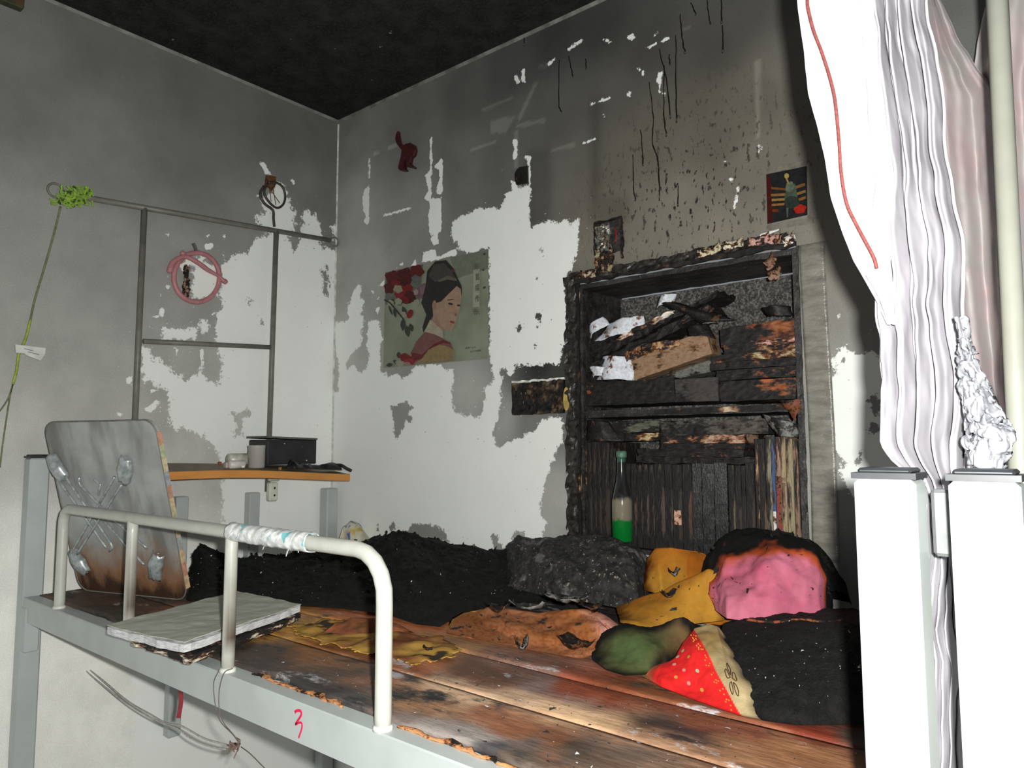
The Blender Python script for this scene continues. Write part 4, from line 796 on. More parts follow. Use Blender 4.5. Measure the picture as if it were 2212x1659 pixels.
# ------------------------------------------------------------------ burnt bedding
def mound(name, top, foot, mat, label=None, cat=None, back=.08, z0=BZ+.002, nu=60, nv=34, bulge=1.0, amp=.006, fr=30, oct=4, cf=None, parent=None, seed=0, group=None, split=.72, ridge=0, edge=.0, backz=None, folds=None):
    """heap of soft stuff: foot line on the bed, crest line behind it, rounded face between, falling off at the back"""
    T = resample(np.array([PX(*p) for p in top]), nu); F = resample(np.array([PX(x, y, 'z', z) for x, y, z in foot]), nu)
    t = np.linspace(0, 1, nv); rows = []
    for v in t:
        if v <= split:
            s = v/split; h = bulge*(1-math.cos(s*math.pi/2))+(1-bulge)*s; z = bulge*math.sin(s*math.pi/2)+(1-bulge)*s
            P = F+(T-F)*A3(h, h, z)
        else:
            s = (v-split)/(1-split); P = T.copy(); zb = z0 if backz is None else backz; P[:, 1] += back*math.sin(s*math.pi/2)*np.clip((T[:, 2]-zb)/.03, .02, 1)
            P[:, 2] = zb+(T[:, 2]-zb)*math.cos(s*math.pi/2)
        rows.append(P)
    P = np.concatenate(rows); U, V = np.meshgrid(np.linspace(0, 1, nu), t); u = U.ravel(); v = V.ravel()
    w = np.clip(np.minimum(v, 1-v)*10, edge, 1)
    n = fbm(P, fr, oct, .55, seed)
    if ridge: n = (1-ridge)*n+ridge*(1-2*np.abs(fbm(P, fr*.6, oct, .55, seed+3)))
    P = P+np.stack([fbm(P, fr, 3, .5, seed+1)*.5, -.55*n, .85*n], 1)*amp*w[:, None]
    if folds:
        A, a, b, k = folds; f = np.sin(a*u+b*v+k*fbm(P, 9, 2, .5, seed+8)); f = np.sign(f)*np.abs(f)**.7; P = P+np.outer(f*w*A, (.0, -.6, .75))
    P[:, 1] = np.minimum(P[:, 1], -.004); P[:, 2] = np.maximum(P[:, 2], BZ+.0045)
    g = G(); g.grid(P, nu, nv, cf(u, v, P) if cf else None)
    return g.build(name, mat, parent, smooth=True, label=label, cat=cat, group=group, recalc=False, solid=0)
def mixc(a, b, t): t = np.clip(t, 0, 1)[:, None]; return np.array(a)*(1-t)+np.array(b)*t
SOOT = np.array((.0055, .0052, .005))
m = N('black charred wadding'); n1 = m.noise(55, 8, .72); n2 = m.noise(210, 4, .65); n3 = m.noise(22, 5, .6)
c = m.mix(m.rng(n1, .3, .75), (.0035, .0033, .0032), (.016, .015, .0145)); c = m.mix(m.rng(n2, .68, .74), c, (.05, .048, .046)); WAD = m.done(c, .85, m.math('ADD', n1, n2), 1.0, .008, spec=.25)
m = N('grey ashy char'); n1 = m.noise(48, 8, .7); n2 = m.noise(16, 6, .66); n3 = m.noise(120, 4, .6)
c = m.mix(m.rng(n1, .35, .7), (.008, .0075, .007), (.05, .046, .043)); c = m.mix(m.rng(n2, .55, .64), c, (.14, .13, .125)); c = m.mix(m.rng(n3, .63, .67), c, (.32, .27, .22)); ASHY = m.done(c, .7, m.math('ADD', n1, n2), 1.0, .008, spec=.4)
bedding = thing('charred_bedding', 'black burnt bedding heaped along the wall side of the bed', 'bedding', (.7, -.3, BZ))
X_, Y_, Z_ = 'x', 'y', 'z'
mound('heap', [(405,1262,'x',.20),(420,1195,'x',.17),(436,1180,'x',.16),(462,1196,'x',.15),(480,1215,'x',.15),(520,1205,'x',.15),(560,1200,'x',.15),(600,1205,'x',.15),(650,1190,'x',.15),(700,1168,'y',-.10),(740,1172,'y',-.10),(780,1172,'y',-.10),(815,1156,'y',-.10),(860,1151,'y',-.10),(900,1159,'y',-.10),(940,1170,'y',-.10),(990,1178,'y',-.09),(1030,1186,'y',-.09),(1065,1196,'y',-.09),(1100,1190,'y',-.09),(1160,1200,'y',-.09),(1260,1225,'y',-.08)],
      [(405,1300,BZ+.001),(470,1312,BZ+.001),(560,1312,BZ+.001),(640,1312,BZ+.001),(740,1318,BZ+.001),(840,1332,BZ+.001),(900,1352,BZ+.001),(950,1358,BZ+.001),(1000,1328,BZ+.001),(1100,1308,BZ+.001),(1240,1300,BZ+.001),(1400,1312,BZ+.001)],
      WAD, back=.075, nu=200, nv=70, bulge=.45, amp=.014, fr=26, oct=6, ridge=.45, parent=bedding)
mound('ashy_clump', [(1092,1230,'y',-.13),(1096,1180,'y',-.12),(1120,1158,'y',-.12),(1150,1166,'y',-.12),(1180,1162,'y',-.12),(1230,1158,'y',-.12),(1290,1156,'y',-.12),(1330,1166,'y',-.12),(1370,1182,'y',-.12),(1392,1210,'y',-.12),(1402,1250,'y',-.13)],
      [(1100,1270,1.40),(1150,1280,1.40),(1200,1296,1.40),(1260,1300,1.40),(1330,1312,1.40),(1380,1310,1.40),(1400,1290,1.40)], ASHY, back=.08, nu=110, nv=50, bulge=.8, amp=.009, fr=42, oct=6, ridge=.4, parent=bedding, seed=5)
# crumbled tufts on the crest
g = G()
hv = np.array([v.co[:] for v in bpy.data.objects['heap'].data.vertices])+np.array(bedding.location); hv = hv.reshape(70, 200, 3)
for i in range(900):
    q = hv[int(12+44*random.random()**.6), random.randint(3, 196)]; s = .0015+.0045*random.random()**1.5
    V = q+RNG.randn(5, 3)*s; V[:, 1] = np.minimum(V[:, 1], -.004); g.add(V, [(0, 1, 2), (0, 2, 3), (0, 3, 4), (1, 2, 4)])
g.build('char_tufts', WAD, bedding, kind='stuff', recalc=False)
def flecks(hv, n, parent, smin=.0007, smax=.0022, c=(200, 196, 188)):
    g = G(); R, C = hv.shape[:2]
    for i in range(n):
        q = hv[int(R*(.1+.6*random.random())), random.randint(2, C-3)]+A3(0, -.002, .0025); s = smin+(smax-smin)*random.random()**4
        g.add(q+RNG.randn(4, 3)*s, [(0, 1, 2), (0, 2, 3), (0, 1, 3)])
    g.build('ash_flecks', plain('white ash fleck' if c[0] > 100 else 'black char fleck', c, .8, .2, 60), parent, kind='stuff', recalc=False)
flecks(hv, 170, bedding, .0006, .0018)
# right-hand charred slab
slab = thing('charred_quilt', 'black charred folded quilt at the right end of the bed under the pink pillow', 'quilt', (1.85, -.35, BZ))
mound('heap', [(1560,1352,'y',-.36),(1600,1340,'y',-.36),(1680,1338,'y',-.36),(1760,1340,'y',-.38),(1840,1345,'y',-.42),(1960,1352,'y',-.44),(2010,1380,'y',-.46)],
      [(1540,1500,BZ+.001),(1600,1540,BZ+.001),(1650,1562,BZ+.001),(1720,1572,BZ+.001),(1790,1572,BZ+.001),(1840,1570,BZ+.001),(1940,1570,BZ+.001)], WAD, back=.30, nu=110, nv=70, bulge=.7, amp=.006, fr=34, oct=6, parent=slab, seed=9, backz=BZ+.02)
hq = np.array([v.co[:] for v in slab.children[0].data.vertices])+np.array(slab.location); flecks(hq.reshape(70, 110, 3), 80, slab, .0005, .0016)
def cf_ln(u, v, P): return mixc((.16, .06, .025), (.02, .015, .012), fbm(P, 60, 3)*.8+.4)
g = G(); P = np.array([PX(x, 1341+3*math.sin(x*.05), 'y', -.375) for x in np.linspace(1610, 1825, 30)]); g.tube(P, .0035+.001*RNG.rand(30), 7, flat=.6); g.build('seam_cord', burnt('scorched brown piping', (150, 70, 44), .45, 60), slab, smooth=True)
CL = vcol('scorched cotton cloth', .9, .10, 45, .25, .002, spec=.12)
# pink pillow
def cf_pink(u, v, P):
    hz = np.where(v < .72, np.sin(np.clip(v/.72, 0, 1)*math.pi/2), 1.3); a = np.abs(u-.45)/.5; d = np.maximum(np.clip((a-.66)/.36, 0, 2), np.clip((hz-.50)/.55, 0, 2)); d = d+.16*fbm(P, 22, 4, .55, 2)
    c = mixc((.43, .085, .145), (.52, .15, .215), fbm(P, 16, 3)*.6+.5)
    c = c*(1-np.clip((d-.38)/.2, 0, 1)[:, None])+np.array((.42, .07, .02))*np.clip((d-.38)/.2, 0, 1)[:, None]
    c = c*(1-np.clip((d-.6)/.16, 0, 1)[:, None])+SOOT*1.3*np.clip((d-.6)/.16, 0, 1)[:, None]
    return c
mound('pillow', [(1512,1262,'y',-.19),(1530,1205,'y',-.17),(1560,1172,'y',-.16),(1600,1154,'y',-.15),(1650,1148,'y',-.15),(1700,1155,'y',-.15),(1745,1168,'y',-.15),(1775,1195,'y',-.16),(1795,1240,'y',-.17),(1800,1290,'y',-.20)],
      [(1545,1318,1.432),(1570,1336,1.432),(1620,1342,1.432),(1680,1344,1.432),(1730,1342,1.432),(1770,1340,1.432),(1797,1325,1.432)], CL, 'pink pillow with a black charred rim against the wall', 'pillow', back=.12, z0=1.43, nu=110, nv=70, bulge=.95, amp=.012, fr=13, oct=4, cf=cf_pink, seed=14, ridge=.85, folds=(.005, 7, -9, 2.5))
g = G()
for i in range(160):
    a = random.random(); p = PX(1520+a*285, 1262-112*math.sin(a*math.pi)**.6+random.random()*8, 'y', -.16); V = p+RNG.randn(5, 3)*.006; g.add(V, [(0, 1, 2), (0, 2, 3), (0, 3, 4), (1, 2, 4)])
g.build('charred_fringe', WAD, bpy.data.objects['pillow'], kind='stuff', recalc=False)
# yellow cloth, upper and lower fold
def cf_yel(u, v, P):
    c = mixc((.40, .19, .025), (.33, .10, .01), v*1.2+fbm(P, 10, 3)*.6-.2); e = np.minimum(np.minimum(u, 1-u)*6, 1)+.3*fbm(P, 40, 3)
    c = mixc((.10, .03, .01), (1, 1, 1), e*1.4)*c+0*c; return c
yel = thing('yellow_cloth', 'crumpled mustard yellow cloth between the ash clump and the pink pillow', 'cloth', PX(1450, 1320, 'z', 1.40))
mound('upper_fold', [(1398,1205,'y',-.16),(1415,1186,'y',-.16),(1450,1183,'y',-.16),(1490,1190,'y',-.16),(1522,1196,'y',-.17),(1540,1230,'y',-.17)], [(1392,1275,1.43),(1430,1285,1.43),(1480,1275,1.43),(1530,1262,1.43),(1548,1250,1.43)], CL, back=.03, nu=50, nv=30, bulge=.25, amp=.003, fr=20, cf=cf_yel, parent=yel, seed=21, folds=(.002, 5, 8, 2))
mound('lower_fold', [(1330,1310,'y',-.28),(1370,1293,'y',-.27),(1430,1275,'y',-.26),(1490,1248,'y',-.25),(1530,1228,'y',-.24),(1552,1240,'y',-.24),(1562,1290,'y',-.26)], [(1340,1345,1.40),(1400,1356,1.40),(1460,1352,1.40),(1520,1345,1.40),(1565,1340,1.405)], CL, back=.06, nu=60, nv=36, bulge=.25, amp=.003, fr=14, cf=cf_yel, parent=yel, seed=22, folds=(.0035, 4, 7, 2))
# peach floral cloth
def cf_pea(u, v, P):
    c = mixc((.42, .17, .08), (.36, .12, .03), fbm(P, 9, 3)*.9+.5-.3*u); 
    k = np.clip((u-.82)*7, 0, 1)[:, None]; c = c*(1-k)+np.array((.55, .27, .22))*k
    sw = np.sin(fbm(P, 46, 3, .5, 3)*9); c = np.where((sw > .55)[:, None], c*[.78, .62, .5], c)
    y = np.clip((v-.62)*8, 0, 1)[:, None]*np.clip((.45-u)*5, 0, 1)[:, None]; c = c*(1-y)+np.array((.40, .22, .045))*y
    s = (fbm(P, 34, 4, .6, 8) > .98)[:, None]; return np.where(s, np.array((.035, .033, .035)), c)
mound('floral_cloth', [(962,1366,'z',BZ+.004),(985,1342,'y',-.44),(1020,1322,'y',-.42),(1060,1313,'y',-.42),(1110,1322,'y',-.42),(1160,1328,'y',-.41),(1210,1322,'y',-.41),(1250,1318,'y',-.41),(1285,1328,'y',-.42),(1318,1358,'y',-.44)],
      [(965,1370,BZ+.001),(1010,1382,BZ+.001),(1070,1394,BZ+.001),(1130,1406,BZ+.001),(1200,1418,BZ+.001),(1255,1428,BZ+.001),(1300,1412,BZ+.001),(1318,1385,BZ+.004)], CL, 'peach coloured floral cloth with burn holes lying mid bed', 'cloth', back=.06, nu=100, nv=44, bulge=.6, amp=.006, fr=18, oct=4, cf=cf_pea, seed=31, ridge=.3, folds=(.004, 3, 14, 1.5))
# tan sheet flat on the boards with a burnt outline
def flat(name, pts, z, mat, label, cat, cf, amp=.004, fr=30, st=.006, seed=0, jag=.01, parent=None, th=.001, group=None):
    q = np.array([PX(x, y, 'z', z)[:2] for x, y in pts]); lo = q.min(0)-.01; hi = q.max(0)+.01
    xs = np.arange(lo[0], hi[0], st); ys = np.arange(lo[1], hi[1], st); X, Y = np.meshgrid(xs, ys); p = np.stack([X.ravel(), Y.ravel()], 1)
    d = sdf(p, [q])+jag*fbm(np.c_[p, 0*p[:, :1]], 45, 4, .6, seed); ok = d > 0; ix = -np.ones(len(p), int); ix[ok] = np.arange(ok.sum()); nx = len(xs); F = []
    for j in range(len(ys)-1):
        for i in range(nx-1):
            k = (j*nx+i, j*nx+i+1, (j+1)*nx+i+1, (j+1)*nx+i)
            if all(ok[a] for a in k): F.append([ix[a] for a in k])
    pp = p[ok]; P = np.c_[pp, z+.0015+np.abs(fbm(np.c_[pp, 0*pp[:, :1]], fr, 3, .5, seed))*amp]
    g = G(); g.add(P, F, cf(P, d[ok])); return g.build(name, mat, parent, smooth=True, solid=th, label=label, cat=cat, recalc=False, group=group)
def cf_tan(P, d):
    c = mixc((.42, .24, .055), (.20, .07, .03), fbm(P, 14, 4)*1.1+.45); return mixc((.62, .36, .06), (1, 1, 1), d/.006)*np.where((d < .006)[:, None], 1, 1)*0+np.where((d < .004)[:, None], np.array((.55, .3, .05)), np.where((fbm(P, 22, 4, .6, 3) > .5)[:, None], np.array((.05, .035, .025)), c))
flat('burnt_sheet', [(620,1352),(680,1345),(740,1340),(800,1350),(850,1362),(900,1372),(960,1385),(1000,1402),(985,1425),(930,1432),(900,1440),(860,1432),(800,1418),(700,1398),(640,1380)], BZ+.002, CL, 'burnt brown and yellow bed sheet lying flat mid bed with a torn edge', 'sheet', cf_tan, .007, 16, .005, 3)
def cf_red(P, d): return mixc((.10, .018, .01), (.24, .05, .02), fbm(P, 20, 3)+.3)
# mound of scorched sheet near the guard rail
mound('sheet_ridge', [(700,1362,'z',BZ+.012),(730,1345,'z',BZ+.018),(765,1335,'z',BZ+.03),(810,1338,'z',BZ+.025),(850,1350,'z',BZ+.018),(880,1364,'z',BZ+.012)], [(690,1372,BZ+.002),(740,1376,BZ+.002),(790,1376,BZ+.002),(840,1374,BZ+.002),(888,1370,BZ+.002)], CL, back=.05, nu=40, nv=24, bulge=.3, amp=.005, fr=30, cf=lambda u, v, P: mixc((.24, .075, .035), (.10, .045, .02), fbm(P, 30, 3)+.4), parent=bpy.data.objects['burnt_sheet'], seed=41)
# green brown cloth
def cf_grn(u, v, P):
    c = mixc((.075, .055, .025), (.07, .10, .035), np.clip(1.3-np.hypot((u-.35)/.3, (v-.35)/.3), 0, 1)+.2*fbm(P, 30, 3)); r = np.clip((u-.6)*3, 0, 1); c = c*(1-r[:, None])+np.array((.15, .08, .03))*r[:, None]
    e = np.clip(np.minimum(np.minimum(u*5, (1-u)*7), np.minimum(v*5+.1, (.70-v)*5))+.5*fbm(P, 30, 3)-.1, 0, 1)[:, None]; return SOOT*1.5*(1-e)+c*e
mound('green_cloth', [(1285,1400,'y',-.50),(1300,1368,'y',-.48),(1340,1355,'y',-.46),(1400,1352,'y',-.45),(1440,1342,'y',-.44),(1475,1338,'y',-.43),(1495,1350,'y',-.43),(1505,1385,'y',-.45)],
      [(1282,1432,BZ+.001),(1310,1452,BZ+.001),(1350,1464,BZ+.001),(1400,1462,BZ+.001),(1430,1445,BZ+.001),(1460,1425,BZ+.001),(1500,1412,BZ+.001)], CL, 'green and brown scorched cloth left of the red dotted one', 'cloth', back=.05, nu=80, nv=40, bulge=.35, amp=.006, fr=20, oct=5, cf=cf_grn, seed=51, ridge=.4, folds=(.006, 11, 5, 2))
# red dotted cloth with its cream border
def cf_rd(u, v, P):
    c = mixc((.70, .012, .012), (.58, .008, .008), fbm(P, 14, 3)*.8+.4); b = np.clip((.13-u)*6+.35*fbm(P, 22, 3)+np.clip(.16-v, 0, 1)*5, 0, 1)[:, None]; c = c*(1-b)+np.array((.24, .13, .05))*b
    k = u > .86-.5*v; cr = mixc((.42, .32, .17), (.32, .20, .07), fbm(P, 18, 3)+.5-v*.3); ch = np.clip((u-.91+.05*v)*8+.45*fbm(P, 26, 4, .6, 2), 0, 1)[:, None]; cr = cr*(1-ch)+SOOT*1.4*ch
    return np.where(k[:, None], cr, c)
T_ = [(1470,1420,'y',-.52),(1485,1382,'y',-.49),(1500,1356,'y',-.47),(1525,1345,'y',-.46),(1545,1350,'y',-.46),(1562,1378,'y',-.46)]
F_ = [(1384,1462,BZ+.002),(1430,1488,BZ+.002),(1490,1512,BZ+.002),(1540,1530,BZ+.002),(1600,1550,BZ+.002),(1662,1561,BZ+.002)]
mound('dotted_cloth', T_, F_, vcol('red and cream cotton', .8, .08, 80, .25, .003), 'bright red cloth with coloured dots and a cream border', 'cloth', back=.04, nu=120, nv=60, bulge=.45, amp=.0045, fr=18, oct=4, cf=cf_rd, seed=61, ridge=.25, folds=(.0035, 5, 9, 2))
dc = bpy.data.objects['dotted_cloth']
Tn = resample(np.array([PX(*p) for p in T_]), 120); Fn = resample(np.array([PX(x, y, 'z', z) for x, y, z in F_]), 120); dv = [v.co[:] for v in dc.data.vertices]
def on_cloth(u, v, lift=.0012):
    i = min(119, int(u*119)); j = min(59, int(v*59)); return np.array(dv[j*120+i])+np.array(dc.location)+A3(0, -.55, .8)*lift
DOT = [plain('grey green print dot', (150, 160, 140), .8, .1, 90), plain('mustard print dot', (190, 140, 50), .8, .1, 90), plain('pale pink print dot', (206, 130, 120), .8, .1, 90)]
for i, (u, v) in enumerate(((.36, .5), (.46, .40), (.42, .28), (.55, .28), (.36, .2), (.47, .18), (.30, .45), (.58, .15), (.3, .35))):
    g = G(); c = on_cloth(u, v); e1 = on_cloth(u+.03, v)-on_cloth(u-.03, v); e2 = on_cloth(u, v+.04)-on_cloth(u, v-.04); e1 /= np.linalg.norm(e1); e2 /= np.linalg.norm(e2)
    g.prism([c+e1*.0035*math.cos(a)+e2*.0035*math.sin(a) for a in np.linspace(0, 2*math.pi, 10, endpoint=False)], A3(0, -.0004, .0004)); g.build('dot', DOT[i % 3], dc)
for k in range(40):
    v = .04+.60*random.random(); u = .845-.5*v-.006*random.random()-.05*random.random()**2; c = on_cloth(u, v, .001); g = G(); s = .0012
    g.prism([c+A3(s*math.cos(a), -.3*s*math.sin(a), s*math.sin(a)) for a in np.linspace(0, 2*math.pi, 6, endpoint=False)], A3(0, -.0004, .0003)); g.build('dot', DOT[1], dc)
g = G(); cu, cv = .845, .27
for k in range(5):
    a0 = 2*math.pi*k/5+.3; loop = [on_cloth(cu+.055*t*math.cos(a0+s)*.8, cv+.15*t*math.sin(a0+s)*.8, .0022) for t, s in ((.25, 0), (.7, .42), (1, .25), (1.05, 0), (1, -.25), (.7, -.42), (.25, 0))]
    g.tube(smooth_path(loop, 3), .0007, 5)
g.build('flower_print', plain('brown flower outline', (70, 46, 24), .8, .1, 60), dc, smooth=True)
# pale patterned cloth at the corner of the bed
def cf_pat(u, v, P):
    c = np.tile(np.array((.62, .58, .46)), (len(u), 1)); b = fbm(P, 42, 3, .5, 1) > .45; y = fbm(P, 38, 3, .5, 7) > .4; c[y] = (.55, .42, .14); c[b] = (.14, .2, .42); return c
mound('patterned_cloth', [(732,1165,'x',.20),(742,1138,'x',.19),(758,1125,'x',.18),(775,1130,'x',.18),(790,1150,'x',.19),(805,1168,'x',.2)], [(732,1185,1.40),(755,1192,1.40),(780,1192,1.40),(806,1185,1.40)], CL, 'cream cloth with blue and yellow pattern at the bed corner', 'cloth', back=.02, nu=36, nv=24, amp=.004, fr=30, cf=cf_pat, seed=71, z0=1.40)
# loose ash and char flakes
g = G()
ASHC = [(.4, .39, .38), (.03, .028, .028), (.05, .045, .04), (.05, .05, .055), (.16, .16, .17), (.02, .02, .02)]
for i in range(700):
    x = 1.06+.92*random.random(); y = -.94+.34*random.random()
    if (x < 1.34 and y > -.84) or (x > 1.55 and y > -.66): continue
    s = .0008+.0022*random.random()**4
    z = BZ+.0055
    g.add(A3(x, y, z)+RNG.randn(4, 3)*[s, s, s*.3]+A3(0, 0, s*.3), [(0, 1, 2), (0, 2, 3)], ASHC[random.randint(0, 5)])
g.build('ash_flakes', vcol('ash and char flakes', .8, .2, 80, .2), kind='stuff', label='loose ash and char flakes scattered over the bed', cat='ash', recalc=False)
def hv_of(o, nv, nu): return (np.array([v.co[:] for v in o.data.vertices])+wloc(o)).reshape(nv, nu, 3)
flecks(hv_of(bpy.data.objects['pillow'], 70, 110), 70, bpy.data.objects['pillow'], .0008, .005, (26, 22, 28))
for o, nv_, nu_ in ((bpy.data.objects['upper_fold'], 30, 50), (bpy.data.objects['lower_fold'], 36, 60)): flecks(hv_of(o, nv_, nu_), 40, yel, .0007, .004, (44, 40, 38))
flecks(hv_of(bpy.data.objects['floral_cloth'], 44, 100), 60, bpy.data.objects['floral_cloth'], .0007, .005, (34, 31, 31))
# larger curled flakes one can pick out
FL = burnt('silver grey ash flake', (120, 118, 116), .4, 60, .5, (60, 58, 56)); FK = burnt('black curled flake', (50, 47, 46), .6, 60, .5)
def curl(name, px, py, z, L, w, rz, mat, label, up=.012, seed=0):
    c = PX(px, py, 'z', z); n = 9; U, V = np.meshgrid(np.linspace(-1, 1, n), np.linspace(-1, 1, 5)); u = U.ravel(); v = V.ravel()
    q = np.stack([u*L/2, v*w/2*(1-.4*u*u), up*(u*u)+.4*up*v*v+.002], 1); q += np.stack([fbm(q+seed, 90, 3, .6, k) for k in (1, 2, 3)], 1)*.004
    q = q@rotm('Z', rz).T+c; g = G(); g.grid(q, n, 5); return g.build(name, mat, smooth=True, solid=.001, label=label, cat='flake', group='curled ash flakes on the bedding')
curl('ash_flake', 1140, 1318, 1.435, .07, .035, .4, FL, 'long silvery ash flake at the top edge of the floral cloth', seed=1)
curl('ash_flake', 1080, 1322, 1.43, .04, .025, .2, FK, 'dark crinkled flake on the left of the floral cloth', seed=2)
curl('ash_flake', 1225, 1300, 1.45, .09, .04, .3, FL, 'broad grey ash flake below the ashy clump', seed=3)
curl('ash_flake', 1245, 1398, 1.40, .07, .04, -.2, FK, 'dark ragged flake on the lower right of the floral cloth', seed=4)
curl('ash_flake', 1280, 1320, 1.445, .04, .03, .6, FK, 'black flake at the right end of the floral cloth', seed=5)
curl('ash_flake', 1128, 1408, 1.378, .022, .014, 1.0, FL, 'small upright grey flake in front of the floral cloth', .02, seed=6)
curl('ash_flake', 1455, 1245, 1.47, .022, .02, .5, FL, 'grey flake on the upper fold of the yellow cloth', seed=7)
curl('ash_flake', 1445, 1292, 1.455, .024, .02, .9, FK, 'dark flake on the lower fold of the yellow cloth', seed=8)
curl('ash_flake', 925, 1408, 1.381, .02, .012, .2, FK, 'small black flake on the tan burnt sheet', .004, seed=9)

# ------------------------------------------------------------------ folding table standing on the bed, underside to the camera
BR_, BL_, TR3 = A3(.452, -.752, BZ+.004), A3(.098, -.868, BZ+.004), A3(.492, -.868, 1.815)
ex = (BR_-BL_); tw = np.linalg.norm(ex); ex /= tw; ez = TR3-BR_; ez -= ex*(ez@ex); thh = np.linalg.norm(ez); ez /= thh; en = np.cross(ex, ez)
if en[1] > 0: en = -en          # towards the camera
ft = thing('folding_table', 'grey folding laptop table standing on edge with its folded metal legs showing', 'table', (BR_+BL_)/2)
def tbl(u, v, n=0): return BL_+ex*u*tw+ez*v*thh+en*n
def rrect(u0, v0, u1, v1, r, k=6):
    o = []
    for cx, cy, a in ((u1-r, v1-r, 0), (u0+r, v1-r, 1), (u0+r, v0+r, 2), (u1-r, v0+r, 3)):
        for t in np.linspace(a*math.pi/2, (a+1)*math.pi/2, k): o.append((cx+r*math.cos(t), cy+r*math.sin(t)))
    return o
m = N('smoked grey table board'); z = m.n('SeparateXYZ'); m.l(m.co.outputs['Object'], z.inputs[0]); n1 = m.noise(9, 5, .6); n2 = m.noise(22, 6, .65, (1, 1, .4))
hh = m.math('ADD', z.outputs[2], m.math('MULTIPLY', m.math('SUBTRACT', n2, .5), .16))
c = m.mix(m.rng(n1, .35, .65), (.30, .31, .30), (.40, .41, .40)); st = m.mix(m.rng(m.noise(9, 4, .5, (1.3, 1, .25)), .5, .72), c, (.17, .165, .155)); c = st
c = m.mix(m.rng(hh, .17, .04), c, (.24, .12, .06)); c = m.mix(m.rng(hh, .06, .005), c, (.05, .025, .015)); BOARD = m.done(c, .5, n1, .1, .002)
rp = rrect(0, 0, tw, thh, .035)
g = G(); g.prism([BL_+ex*u+ez*v+en*.006 for u, v in rp], -en*.010); g.build('board', BOARD, ft)
# printed edge band, one strip of colour after another
EDGE = [(186, 140, 90), (180, 84, 66), (190, 150, 100), (110, 136, 150), (196, 176, 130), (160, 160, 110), (196, 166, 118), (178, 90, 78), (110, 130, 170), (206, 188, 146), (150, 170, 120), (200, 110, 84)]
EM = [plain('printed edge band', tuple(v*.5+w*.5 for v, w in zip(c, (196, 184, 158))), .5, .2, 90) for c in EDGE]
for i in range(12):
    a = .03+i*(thh-.06)/12; b = a+(thh-.06)/12; g = G(); g.prism([BL_+ex*tw+ez*a+en*.007, BL_+ex*tw+ez*b+en*.007, BL_+ex*(tw+.0022)+ez*b+en*.007, BL_+ex*(tw+.0022)+ez*a+en*.007], -en*.013); g.build('edge_band', EM[i], ft)
g = G(); g.tube([BL_+ex*u+ez*v+en*.006 for u, v in rp], .002, 6, closed=True); g.build('edge_trim', plain('dull grey edging', (110, 108, 102), .5, .2, 40), ft, smooth=True)
ZN = N('zinc plated steel'); n1 = ZN.noise(70, 5, .6); ZN = ZN.done(ZN.mix(ZN.rng(n1, .3, .7), (.26, .29, .29), (.48, .52, .52)), ZN.rng(n1, .3, .7, .22, .42), n1, .15, .002, metal=.35)
def tpx(x, y, n=.012):
    """point over the board seen at photo pixel x, y"""
    d = FW+RT*(x-IW/2)/FPX+UP*(IH/2-y)/FPX; o = BL_+en*n; return EYE+d*((o-EYE)@en)/(d@en)
c3 = lambda x, y: (x/2.633, 880+y/2.633)
for pts, rot in (((325, 345), .45), ((710, 355), -.35), ((450, 880), .5), ((885, 905), -.4)):
    c = tpx(*c3(*pts)); a = rot+.9; e1 = ex*math.cos(rot)+ez*math.sin(rot); e2 = -ex*math.sin(rot)+ez*math.cos(rot)
    n = 12; W_, H_ = .044, .056; V = []; F = []
    U, Vv = np.meshgrid(np.linspace(-1, 1, n), np.linspace(-1, 1, n)); u = U.ravel(); v = Vv.ravel()
    wob = 1+.12*fbm(np.c_[u*3, v*3, 0*u+pts[0]], 1, 2)
    P = c+e1[None]*(u*W_*.5*(1-.25*np.abs(v))*wob)[:, None]+e2[None]*(v*H_*.62*wob)[:, None]+en[None]*(-.004+.018*np.sqrt(np.clip(1-u*u, 0, 1))*(1-.45*v*v))[:, None]
    g = G(); g.grid(P, n, n); br = g.build('leg_bracket', ZN, ft, smooth=True, solid=.0016, recalc=False)
    for s in (-1, 1):
        p = c+e2*s*H_*.62-en*.003; g = G(); g.lathe([(.002, 0), (.0032, .001), (.0032, .002), (.001, .003)], p, 10); g.build('rivet', ZN, br, smooth=True)
for i, q in enumerate((((368, 388), (635, 780), (642, 800), (622, 818)), ((342, 425), (606, 800)), ((452, 398), (444, 428), (640, 630), (835, 800)), ((590, 645), (820, 895)), ((652, 395), (398, 845), (400, 862), (425, 858)), ((692, 440), (440, 835)), ((538, 410), (572, 440), (560, 500)))):
    P = [tpx(*c3(*p), n=.015+.0055*(i % 3)) for p in q]; g = G(); g.tube(resample(P, 24), .003, 8); g.build('leg_rod', ZN, ft, smooth=True)

